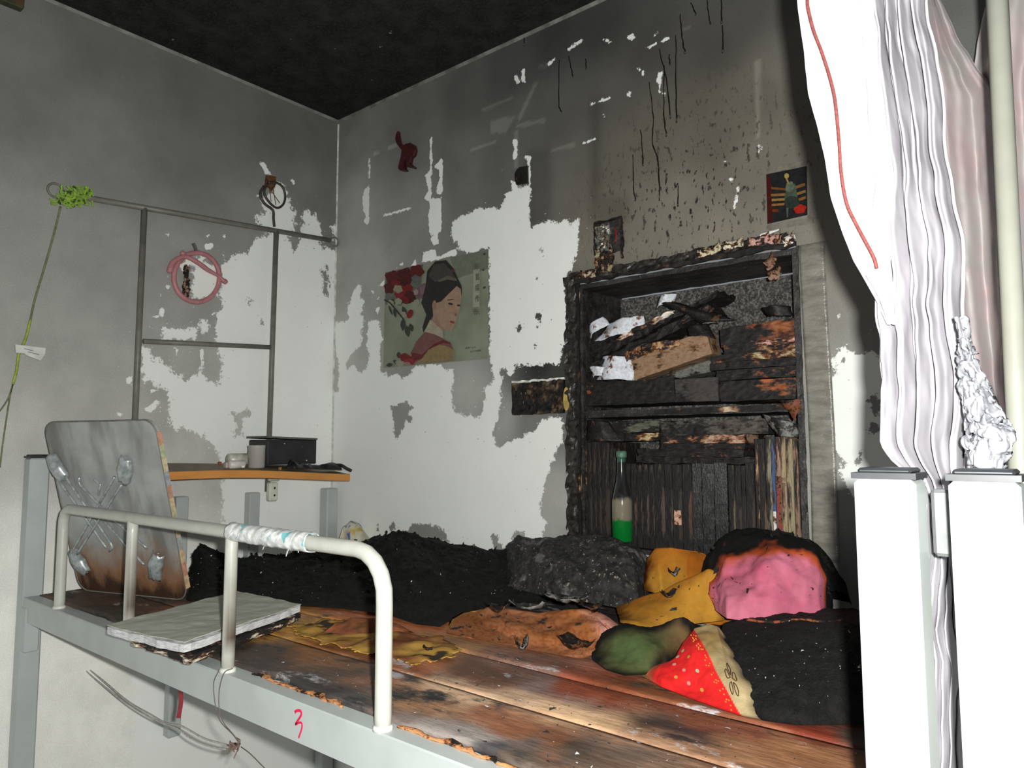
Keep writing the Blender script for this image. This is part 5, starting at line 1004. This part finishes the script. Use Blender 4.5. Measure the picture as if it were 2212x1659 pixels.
# ------------------------------------------------------------------ stack of papers lying over the rail
ps = thing('paper_stack', 'thick stack of curled white papers with burnt edges over the bed rail', 'papers', PX(450, 1400, 'y', -.93))
PAP = N('smoked paper stack'); n1 = PAP.noise(300, 2, .5, (.2, .2, 6)); n2 = PAP.noise(26, 6, .65); PAP = PAP.done(PAP.mix(PAP.rng(n1, .35, .65), (.45, .44, .43), (.78, .78, .80)), .8, n1, .4, .003)
TOPP = plain('grey topmost paper', (178, 178, 166), .8, .06, 30, bump=.15); EDG = burnt('burnt paper edges', (206, 198, 178), .58, 34, .8, (96, 60, 36), (.5, .5, 3))
def stack(name, corners, z, h, mat, sag, n=26, seed=0, jag=.004, th=None):
    q = [PX(x, y, 'z', zz) for x, y, zz in corners]
    U, V = np.meshgrid(np.linspace(0, 1, n), np.linspace(0, 1, n)); u = U.ravel(); v = V.ravel(); e = np.minimum.reduce([u, 1-u, v, 1-v])
    P = np.outer((1-u)*(1-v), q[0])+np.outer(u*(1-v), q[1])+np.outer(u*v, q[2])+np.outer((1-u)*v, q[3])
    P[:, 2] += sag(u, v)+.0015*fbm(P, 30, 3, .5, seed); k = np.clip(1-e*12, 0, 1)
    P[:, 0] += jag*k*fbm(P, 26, 4, .6, seed+1); P[:, 1] += jag*k*fbm(P, 26, 4, .6, seed+2)
    B = P.copy(); B[:, 2] -= h; B[:, 0] += .0015*fbm(B, 40, 3, .6, seed+7); N2 = n*n
    F = [(j*n+i, j*n+i+1, (j+1)*n+i+1, (j+1)*n+i) for j in range(n-1) for i in range(n-1)]; F += [tuple(N2+a for a in f[::-1]) for f in F]
    ring = [i for i in range(n)]+[j*n+n-1 for j in range(1, n)]+[(n-1)*n+i for i in range(n-2, -1, -1)]+[j*n for j in range(n-2, 0, -1)]
    for a, b in zip(ring, ring[1:]+ring[:1]): F.append((a, b, N2+b, N2+a))
    g = G(); g.add(np.vstack([P, B]), F); return g.build(name, mat, ps)
# corners: far left, far right, near right, near left in the picture
sg = lambda u, v: .012*(u-.45)**2+.010*np.clip(v-.7, 0, 1)*np.clip(.5-u, 0, 1)-.016*np.clip(.25-u, 0, 1)
stack('lower_papers', ((285, 1378, 1.395), (505, 1298, 1.390), (650, 1330, 1.388), (410, 1420, 1.393)), 0, .012, EDG, sg, seed=3, jag=.006)
stack('middle_papers', ((232, 1354, 1.412), (508, 1284, 1.408), (648, 1312, 1.404), (398, 1394, 1.412)), 0, .013, PAP, sg, seed=5, jag=.0022)
stack('top_sheet', ((231, 1349, 1.4145), (507, 1279, 1.4105), (650, 1309, 1.4065), (397, 1386, 1.4145)), 0, .0015, TOPP, sg, seed=6, jag=.0022)

# ------------------------------------------------------------------ plank at the foot of the bed and the things on it
pk = lambda x, y, X=.16: PX(x, y, 'x', X)
def plz(X, Y):   # height of the plank's warped, tilted top
    return 1.683+(.28-X)*.10-.032*(Y+.74)+.006*math.sin((Y+.75)*7)*(X/.28)
m = N('varnished chipboard top'); n1 = m.noise(40, 6, .65); ORG = plain('orange wood edge band', (196, 132, 66), .5, .1, 12); TOPM = m.done(m.mix(m.rng(n1, .35, .7), (.16, .12, .075), (.30, .23, .15)), .6, n1, .2, .002)
pt = thing('wooden_plank', 'warped wooden shelf plank with an orange edge at the foot of the bed', 'shelf', (.18, -.4, 1.64))
ys = np.linspace(-.80, -.137, 40); n = len(ys); xs = (.064, .12, .18, .24, .278)
P = [(x, y, plz(x, y)) for y in ys for x in xs]; k = len(xs); B = [(x, y, plz(x, y)-.021) for y in ys for x in xs]
F = [(j*k+i, j*k+i+1, (j+1)*k+i+1, (j+1)*k+i) for j in range(n-1) for i in range(k-1)]; M = n*k; F += [tuple(a+M for a in f) for f in F]
for j in range(n-1): F += [(j*k, (j+1)*k, M+(j+1)*k, M+j*k), (j*k+k-1, (j+1)*k+k-1, M+(j+1)*k+k-1, M+j*k+k-1)]
F += [(i, i+1, M+i+1, M+i) for i in range(k-1)]+[((n-1)*k+i, (n-1)*k+i+1, M+(n-1)*k+i+1, M+(n-1)*k+i) for i in range(k-1)]
g = G(); g.add(P+B, F); g.build('plank_top', TOPM, pt)
P = [v for y in ys for v in ((.2785, y, plz(.278, y)+.0003), (.2815, y, plz(.278, y)-.001), (.2815, y, plz(.278, y)-.0215), (.2785, y, plz(.278, y)-.0225))]
F = [(4*j+a, 4*j+(a+1) % 4, 4*j+4+(a+1) % 4, 4*j+4+a) for j in range(n-1) for a in range(4)]+[(0, 1, 2, 3), tuple(4*(n-1)+a for a in range(4))]
g = G(); g.add(P, F); g.build('edge_band', ORG, pt)
g = G(); g.span((.279, -.1372, plz(.278, -.137)-.022), (.066, -.1345, plz(.278, -.137)+.001)); g.build('edge_band', ORG, pt)
# small white outlet on the middle upright
q = PX(588, 1062, 'x', .066); ob = thing('outlet_box', 'small white plug outlet hanging under the plank', 'outlet', q)
g = G(); g.box(q, (.022, .032, .062), None, .004); g.build('outlet_body', plain('ivory plastic', (214, 212, 200), .4, .06, 30), ob)
g = G(); g.box(q+A3(-.002, .006, .042), (.016, .04, .016), None, .004); g.build('clip', plain('ivory plastic clip', (196, 190, 176), .4, .06, 30), ob)
for dz in (.012, -.012):
    g = G(); g.box(q+A3(.0112, .002, dz), (.002, .006, .007), None, .0006); g.build('socket_hole', TAR, ob)
# black box
def on_plank(px, py, X): p = PX(px, py, 'x', X); return A3(X, p[1], plz(X, p[1])+.001)
a = on_plank(580, 1000, .20); b = on_plank(688, 1000, .20); H = .105
SPK = N('dusty black box'); n1 = SPK.noise(75, 3, .5); n2 = SPK.noise(12, 4, .5); SPK = SPK.done(SPK.mix(SPK.rng(n1, .71, .73), SPK.mix(SPK.rng(n2, .3, .7), (.010, .010, .011), (.022, .022, .024)), (.6, .6, .58)), .5, n1, .1)
bx = thing('black_box', 'black box with white flecks standing on the plank', 'box', ((.14), (a[1]+b[1])/2, a[2]))
zb = max(plz(.08, a[1]), plz(.20, a[1]), plz(.08, b[1]))+.001; g = G(); g.span((.085, a[1], zb), (.195, b[1]-.005, zb+.078), .002); g.build('body', SPK, bx)
g = G(); g.box((.137, (a[1]+b[1])/2-.004, zb+.0835), (.118, abs(b[1]-a[1])+.004, .006), rotm('X', -.03), .001); g.build('lid', plain('dusty grey black lid', (88, 86, 80), .7, .3, 60), bx)
# jar of cotton buds
j = on_plank(554, 1000, .215); jr = thing('jar', 'clear plastic jar of cotton buds left of the black box', 'jar', j)
m = N('hazy clear plastic'); JM = m.done((.72, .70, .66), .25, trans=.6, spec=.5); R_ = .0245
g = G(); g.lathe([(.004, .0), (R_-.003, .0), (R_, .004), (R_, .064), (R_+.0008, .066), (R_+.0008, .069), (R_-.001, .07), (R_-.0022, .066), (R_-.0022, .006), (.003, .003)], j, 26); g.build('jar_wall', JM, jr, smooth=True)
BUD = plain('white cotton bud', (222, 214, 204), .9, .1, 80); STK = plain('pinkish bud stick', (206, 158, 134), .6, .1, 60)
for i in range(46):
    r_ = (R_-.006)*math.sqrt(random.random()); t = random.random()*6.283; t2 = t+.5; p0 = j+A3(r_*math.cos(t), r_*math.sin(t), .008); p1 = j+A3(r_*math.cos(t2), r_*math.sin(t2), .052); g = G(); g.tube([p0, p1], .0011, 5); o = g.build('cotton_bud', STK, jr)
    g = G(); d = (p1-p0)/np.linalg.norm(p1-p0); g.tube([p1-d*.001, p1+d*.004, p1+d*.010, p1+d*.012], [.0015, .0027, .0024, .0008], 6); g.build('bud_tip', BUD, o, smooth=True)
# white case, round piece, dark bundle
w = on_plank(511, 1003, .245); wc = thing('white_case', 'small white plastic case on the plank edge, left of the jar', 'case', w); IV = plain('greyish white plastic', (200, 194, 190), .4, .08, 30)
g = G(); g.tube([w+A3(0, -.024, .0125), w+A3(0, -.022, .0125), w+A3(0, .022, .0125), w+A3(0, .024, .0125)], [.0085, .012, .012, .0085], 16); g.build('body', IV, wc, smooth=True)
g = G(); g.box(w+A3(.0125, .014, .006), (.003, .009, .007), None, .001); g.build('latch', plain('pale latch', (222, 218, 214), .4, .05, 30), wc)
g = G(); g.box(w+A3(-.006, -.03, .011), (.02, .008, .018), None, .003); g.build('end_cap', plain('brownish white cap', (180, 160, 146), .5, .1, 30), wc)
r = on_plank(514, 985, .15); g = G(); g.tube([r+A3(0, -.032, .02), r+A3(0, -.029, .02), r+A3(0, .03, .02), r+A3(0, .033, .02)], [.012, .0185, .0185, .014], 20); g.build('plastic_cup', plain('milky cup plastic', (186, 184, 174), .35, .25, 40, spec=.5), smooth=True, label='milky plastic cup lying on its side behind the white case', cat='cup')
ba, bb_ = on_plank(620, 1012, .25), on_plank(748, 1014, .25)
dbn = thing('melted_bundle', 'black melted lump lying in front of the black box', 'lump', (ba+bb_)/2)
U, V = np.meshgrid(np.linspace(0, 1, 50), np.linspace(0, math.pi, 14)); u = U.ravel(); v = V.ravel(); ax_ = ba+(bb_-ba)*u[:, None]; ax_[:, 2] = [plz(.22, y)+.0055 for y in ax_[:, 1]]
rr = (.012+.010*np.exp(-((u-.08)/.1)**2)+.007*np.exp(-((u-.8)/.12)**2)+.003*fbm(np.c_[u*9, v, 0*u], 1, 3))*np.clip(np.minimum(u, 1-u)*14, .05, 1)
P = ax_+np.stack([rr*1.1*np.cos(v), 0*v, rr*1.25*np.sin(v)], 1); P[:, 0] -= .02*u; g = G(); g.grid(P, 50, 14); g.build('lump', plain('melted black plastic', (20, 19, 19), .35, .4, 60, bump=.4), dbn, smooth=True, recalc=False)
e0 = on_plank(735, 1010, .24); g = G(); g.tube(smooth_path([e0+A3(0, -.03, .022), e0+A3(0, 0, .024), e0+A3(.01, .02, .012), e0+A3(.02, .032, .004)], 5), .005, 8); g.build('strap', plain('black strap', (16, 16, 16), .5, .3, 60), dbn, smooth=True)
for px, py, c, l in ((601, 1005, (150, 110, 70), 'small amber bit of glass in front of the black box'), (471, 993, (150, 70, 44), 'tiny rust red crumb at the back of the plank')):
    p = on_plank(px, py, .26 if px > 500 else .12); g = G(); rough_box(g, p, p+A3(.006, .009, .008), (2, 2, 2), .0025, 120); g.build('crumb', plain('crumb', c, .4, .3, 60), label=l, cat='crumb')

# ------------------------------------------------------------------ wire frame on the wall at the foot of the bed
FRX = .035; ROD = plain('grey painted rod', (112, 110, 103), .45, .15, 30)
wf = thing('net_frame', 'grey metal rod frame standing at the foot of the bed', 'frame', (FRX, -.5, 1.65))
p = lambda x, y: PX(x, y, 'x', FRX)
def rod(pts, r, nm='rod'):
    g = G(); g.tube(pts, r, 10); return g.build(nm, ROD, wf, smooth=True)
l0, r0 = p(136, 418), p(713, 519); rod([l0, r0], .0084, 'top_rod')
def ring(c, r, nm, sx=1.0):
    g = G(); g.tube([c+A3(0, r*math.cos(a)*sx, r*math.sin(a)) for a in np.linspace(0, 2*math.pi, 24, endpoint=False)], .003, 8, closed=True); g.build(nm, ROD, wf, smooth=True)
ring(p(120, 411), .019, 'end_ring'); ring(p(723, 522), .017, 'end_ring')
v1, v2 = p(312, 450), p(597, 498); b1, b2 = p(291, 915), p(580, 940); b1[2] = 1.60; b2[2] = 1.60; b1[1] = v1[1]-.002; b2[1] = v2[1]-.008
rod([v1, b1], .0088, 'upright'); rod([v2, b2], .0088, 'upright'); rod([p(310, 737), p(583, 750)], .0078, 'cross_rod')
# green yarn tuft and the cord hanging from it
tf = thing('yarn_tuft', 'bright green yarn tuft tied to the end of the rod frame', 'yarn', p(153, 440)); YARN = plain('lime green yarn', (132, 170, 40), .9, .3, 90, sheen=.3); YARD = plain('scorched green yarn', (64, 78, 34), .9, .3, 90)
c1, c2 = p(130, 432), p(186, 421)
for i in range(170):
    t = random.random(); c = c1+(c2-c1)*t+RNG.randn(3)*[.006, .006, .007]+A3(.010, 0, 0); q = [c]
    for k in range(4): q.append(q[-1]+RNG.randn(3)*.0055)
    g = G(); g.tube(smooth_path(q, 4), .0024, 5); g.build('yarn_loop', YARD if random.random() < .22 else YARN, tf, smooth=True)
GC = plain('grey green cord', (112, 118, 84), .8, .2, 60); GC2 = plain('yellow green cord', (150, 166, 70), .8, .2, 60)
hc = thing('hanging_cord', 'grey and green cord hanging down from the yarn tuft', 'cord', p(60, 700))
k = [p(131, 446), p(118, 500), p(97, 575), p(76, 645), p(66, 690), p(56, 730), p(41, 765), p(36, 800), p(28, 830)]
g = G(); g.tube(smooth_path(k[:5], 6), .0026, 6); g.build('upper_strand', GC, hc, smooth=True); g = G(); g.tube(smooth_path(k[4:], 6), .0034, 6, flat=.6); g.build('middle_strand', GC2, hc, smooth=True)
g = G(); g.tube(smooth_path([k[-1], p(18, 860), p(4, 882), p(-14, 905)], 6), .0018, 6); g.build('lower_strand', GC, hc, smooth=True); g = G(); g.tube(smooth_path([k[-1], p(22, 855), p(14, 905), p(6, 960), p(0, 1010)], 6), .0018, 6); g.build('lower_strand', GC, hc, smooth=True)
q = p(62, 757); tg = thing('paper_clip_tag', 'folded white paper slip clipped on the hanging cord', 'paper slip', q)
for i, (pts, nm) in enumerate(((((33, 744), (99, 752), (97, 766), (34, 762)), 'front_fold'), (((50, 762), (98, 764), (88, 779), (58, 768)), 'back_fold'))):
    g = G(); g.prism([PX(*a, 'x', FRX+.006-.003*i) for a in pts], (-.002, 0, 0)); g.build(nm, plain('smudged white paper', (200, 202, 196), .7, .1, 40), tg)
for a, b in (((52, 753), (72, 758)), ((60, 760), (84, 766))):
    g = G(); g.tube([PX(*a, 'x', FRX+.0065), PX(*b, 'x', FRX+.0065)], .0006, 5); g.build('ink_mark', INK, tg)
# melted hook above the frame
WX = .004; w = lambda x, y, o=0: PX(x, y, 'x', WX+o)
lh = thing('wall_clip', 'rusty brown clip with a loop hanging on the wall above the rod frame', 'clip', w(595, 490)); RUST = plain('rusty brown metal', (92, 62, 38), .5, .4, 70); DK = plain('dark smoked metal', (62, 56, 50), .45, .3, 60)
c1_ = lambda x, y, o=0: w(x/2.962, y/2.962, o)
g = G(); g.prism([c1_(*a, .008) for a in ((1708, 1120), (1768, 1130), (1762, 1190), (1745, 1215), (1700, 1180))], (-.008, 0, 0)); g.build('plate', RUST, lh)
g = G(); g.tube(smooth_path([c1_(*a, .012) for a in ((1715, 1170), (1690, 1230), (1720, 1290), (1770, 1330), (1810, 1310), (1825, 1260), (1810, 1200), (1770, 1170), (1715, 1170))], 4), .0042, 8); g.build('loop', DK, lh, smooth=True)
g = G(); g.tube(smooth_path([c1_(*a, .008) for a in ((1690, 1190), (1665, 1240), (1690, 1300), (1745, 1345), (1750, 1400), (1755, 1450))], 5), .0048, 8); g.build('stem', DK, lh, smooth=True)
for a, b in (((1725, 1200), (1735, 1290)), ((1745, 1195), (1765, 1310)), ((1715, 1190), (1790, 1300))):
    g = G(); g.tube([c1_(*a, .010), c1_(*b, .010)], .0014, 6); g.build('tine', RUST, lh, smooth=True)
# pink ring
pr = thing('pink_ring', 'melted pink plastic ring hanging on the wall inside the rod frame', 'ring', w(425, 655)); PINK = plain('dusty pink plastic', (176, 118, 122), .45, .12, 40)
k2 = lambda x, y, o=.010: w(x/2.962, 350+y/2.962, o)
g = G(); g.tube([k2(1258+146*math.cos(a), 738+158*math.sin(a)) for a in np.linspace(0, 2*math.pi, 40, endpoint=False)], .0078, 10, closed=True); g.build('hoop', PINK, pr, smooth=True)
g = G(); P = smooth_path([k2(1085, 695, .018), k2(1110, 640, .018), k2(1180, 605, .02), k2(1260, 640, .022), k2(1330, 690, .02), k2(1400, 730, .018), k2(1435, 765, .018)], 5); g.tube(P, np.interp(np.linspace(0, 1, len(P)), (0, .05, .3, .6, .8, .95, 1), (.009, .009, .0068, .0082, .0058, .006, .008)), 10); g.build('cross_bar', PINK, pr, smooth=True)
for x, y in ((1085, 695), (1170, 585), (1440, 765)):
    g = G(); P = k2(x, y, .016); g.lathe([(.002, -.009), (.007, -.005), (.0092, 0), (.007, .005), (.002, .009)], P, 12); g.build('knob', PINK, pr, smooth=True)
g = G(); g.tube(smooth_path([k2(1235, 520, .004), k2(1250, 550, .004), k2(1258, 590, .006)], 4), .009, 8, flat=.4); g.build('hanger', plain('grey sooty hanger', (96, 94, 88), .6, .2, 40), pr, smooth=True)
rough('debris', k2(1150, 860, .001)+A3(0, .012, 0), k2(1225, 660, .012)-A3(0, .005, 0), burnt('dark crumbled debris', (160, 154, 130), .52, 60), pr, (3, 12, 24), .008, 70)
# dark box in the upper corner of the picture
a = PX(-30, -60, 'x', .02); b = PX(50, 22, 'x', .02); dk = thing('wall_box', 'dark greenish box fixed high on the left wall', 'box', (.012, (a[1]+b[1])/2, b[2]))
g = G(); g.span((.001, a[1], b[2]), (.03, b[1], a[2]), .003); g.build('body', plain('dark green box paint', (58, 60, 40), .6, .3, 30), dk)
g = G(); g.span((.0302, b[1]-.022, b[2]+.004), (.033, b[1]-.002, a[2]-.004), .001); g.build('side_strip', plain('brown box strip', (74, 56, 38), .6, .3, 30), dk)

# ------------------------------------------------------------------ neighbouring bed, pole and curtains at the right
nb = thing('bed_post', 'white square steel post with a black cap, right one of the near pair', 'post', (2.145, -.966, 0))
post(2.1195, RY, 1.722, nb, w=.0475)
g = G(); g.span((2.1675, RY+.008, 1.30), (3.2, RY+.04, 1.36), .003); g.build('side_rail', PAINT, nb)
PY = -.56; pa = PX(2166, 0, 'y', PY); pb = PX(2203, 1000, 'y', PY); pm = (pa[0]+pb[0])/2
g = G(); g.tube([(pb[0], PY, 0), (pb[0], PY, 1.7), (pa[0], PY, 2.9)], .0125, 16); g.build('curtain_pole', plain('cream enamelled pole', (158, 158, 147), .4, .05, 20), smooth=True, label='thin cream upright pole beside the curtain', cat='pole')
m = N('white curtain cotton'); n1 = m.noise(14, 4, .5); n2 = m.noise(400, 2, .5); CUR = m.done(m.mix(m.rng(n1, .5, .72), (.62, .60, .63), (.55, .44, .54)), .85, n2, .1, .001, sheen=.1)
m = N('pale pink satin'); n1 = m.noise(10, 4, .5); SAT = m.done(m.mix(m.rng(n1, .35, .7), (.50, .47, .46), (.54, .43, .44)), .42, n1, .1, .002, spec=.5, sheen=.2)
RUF = plain('crumpled white trim', (140, 140, 146), .8, .1, 60)
CUR_SHADED = plain('white curtain cotton in folds', (172, 168, 174), .85, .12, 14)  # darker copy of the white cotton; fold shade is put into its colour
def drape(name, rows, y0, mat, parent, fold, depth, nu=90, nv=120, amp=.004, seed=0, y1=None, sol=.0012):
    rows = np.array(rows, float); py = np.linspace(rows[0, 0], rows[-1, 0], nv); xl = np.interp(py, rows[:, 0], rows[:, 1]); xr = np.interp(py, rows[:, 0], rows[:, 2]); P = []
    for k in range(nv):
        t = k/(nv-1); u = np.linspace(0, 1, nu); x = xl[k]+(xr[k]-xl[k])*u
        ph = fold*u*2*math.pi+.9*np.sin(2.2*t+3*u)+1.2*math.sin(t*3); d = depth*(np.sin(ph)+.35*np.sin(2.3*ph+1+2*t))
        yy = y0+((y1-y0)*u if y1 is not None else 0*u)
        q = np.array([PX(a, py[k], 'y', b) for a, b in zip(x, yy)]); q[:, 1] += d*np.clip(np.minimum(u, 1-u)*12, .25, 1); P.append(q)
    P = np.concatenate(P); P += np.stack([fbm(P, 14, 3, .5, seed)*.5, fbm(P, 16, 4, .5, seed+1), 0*P[:, 0]], 1)*amp
    g = G(); g.grid(P, nu, nv); return g.build(name, mat, parent, smooth=True, solid=sol, recalc=False)
cu = thing('curtain', 'white and pale pink bed curtain gathered behind the near post', 'curtain', (2.07, -.87, 1.3))
drape('edge_panel', [(-420, 1712, 1860), (-100, 1715, 1880), (0, 1722, 1890), (200, 1743, 1905), (330, 1776, 1915), (430, 1795, 1922), (560, 1845, 1925), (665, 1899, 1930), (700, 1915, 1930)], -.90, CUR, cu, 1.6, .006, 40, 100, .004, 3)
drape('body', [(-420, 1830, 2010), (-100, 1836, 2004), (0, 1840, 2000), (200, 1862, 2035), (400, 1885, 2062), (600, 1893, 2086), (800, 1898, 2102), (900, 1906, 2100), (960, 1914, 2094), (1000, 1940, 2090), (1030, 1972, 2086), (1090, 2003, 2082), (1200, 2010, 2078), (1260, 2000, 2080), (1350, 1990, 2080), (1420, 2008, 2080), (1560, 2006, 2080), (1700, 2000, 2080), (1900, 2000, 2080)], -.895, CUR_SHADED, cu, 5.5, .016, 150, 170, .008, 5, y1=-.80)
q = [(1744, 0), (1746, 20), (1758, 67), (1776, 115), (1792, 165), (1802, 205), (1807, 243), (1813, 310), (1817, 371), (1829, 439), (1852, 489), (1886, 553), (1894, 580)]
P = smooth_path([PX(x, y, 'y', -.912) for x, y in q], 6); g = G(); g.tube(P, .0016, 8); g.build('piping', plain('rust pink piping cord', (116, 56, 52), .8, .25, 400), cu, smooth=True)
# ruffle crumpled into folds beside the post
rf = lambda x, y, o=-.87: PX(x, y, 'y', o)
rw = np.array([(690, 2066, 2082), (740, 2068, 2100), (800, 2070, 2122), (850, 2072, 2142), (890, 2076, 2168), (930, 2080, 2186), (975, 2082, 2190), (1008, 2086, 2168), (1030, 2090, 2150)], float); nu, nv = 70, 110; py = np.linspace(690, 1030, nv); P = []
for k in range(nv):
    xl, xr = np.interp(py[k], rw[:, 0], rw[:, 1]), np.interp(py[k], rw[:, 0], rw[:, 2]); u = np.linspace(0, 1, nu)
    q = np.array([PX(x, py[k], 'y', -.868) for x in xl+(xr-xl)*u]); q[:, 1] -= .016*np.sin(u*math.pi)**.7; P.append(q)
P = np.concatenate(P); r1 = np.abs(fbm(P*[1, .4, 1], 75, 3, .5, 2)); r2 = np.abs(fbm(P*[1, .4, 1], 150, 2, .5, 6)); P[:, 1] += .024*np.exp(-r1*9)+.010*np.exp(-r2*8); P[:, 0] += .003*fbm(P, 90, 2, .5, 3); P[:, 2] += .004*fbm(P, 90, 2, .5, 4)
g = G(); g.grid(P, nu, nv); g.build('ruffle', RUF, cu, smooth=True, solid=.001, recalc=False)
sa = thing('satin_cloth', 'greyish pink satin cloth hanging behind the curtain and the cream pole', 'cloth', (2.25, -.6, 1.3))
drape('upper_drape', [(-60, 1985, 2040), (0, 1990, 2030), (100, 2000, 2080), (200, 2010, 2150), (330, 2025, 2165), (500, 2040, 2170), (700, 2060, 2175), (900, 2090, 2180), (1030, 2110, 2190)], -.13, SAT, sa, 1.8, .024, 80, 130, .006, 9)
drape('right_drape', [(-60, 2145, 2250), (60, 2120, 2250), (150, 2100, 2250), (300, 2130, 2250), (600, 2160, 2260), (1030, 2180, 2280), (1120, 2180, 2285)], -.13, SAT, sa, 1.6, .02, 60, 110, .006, 12)
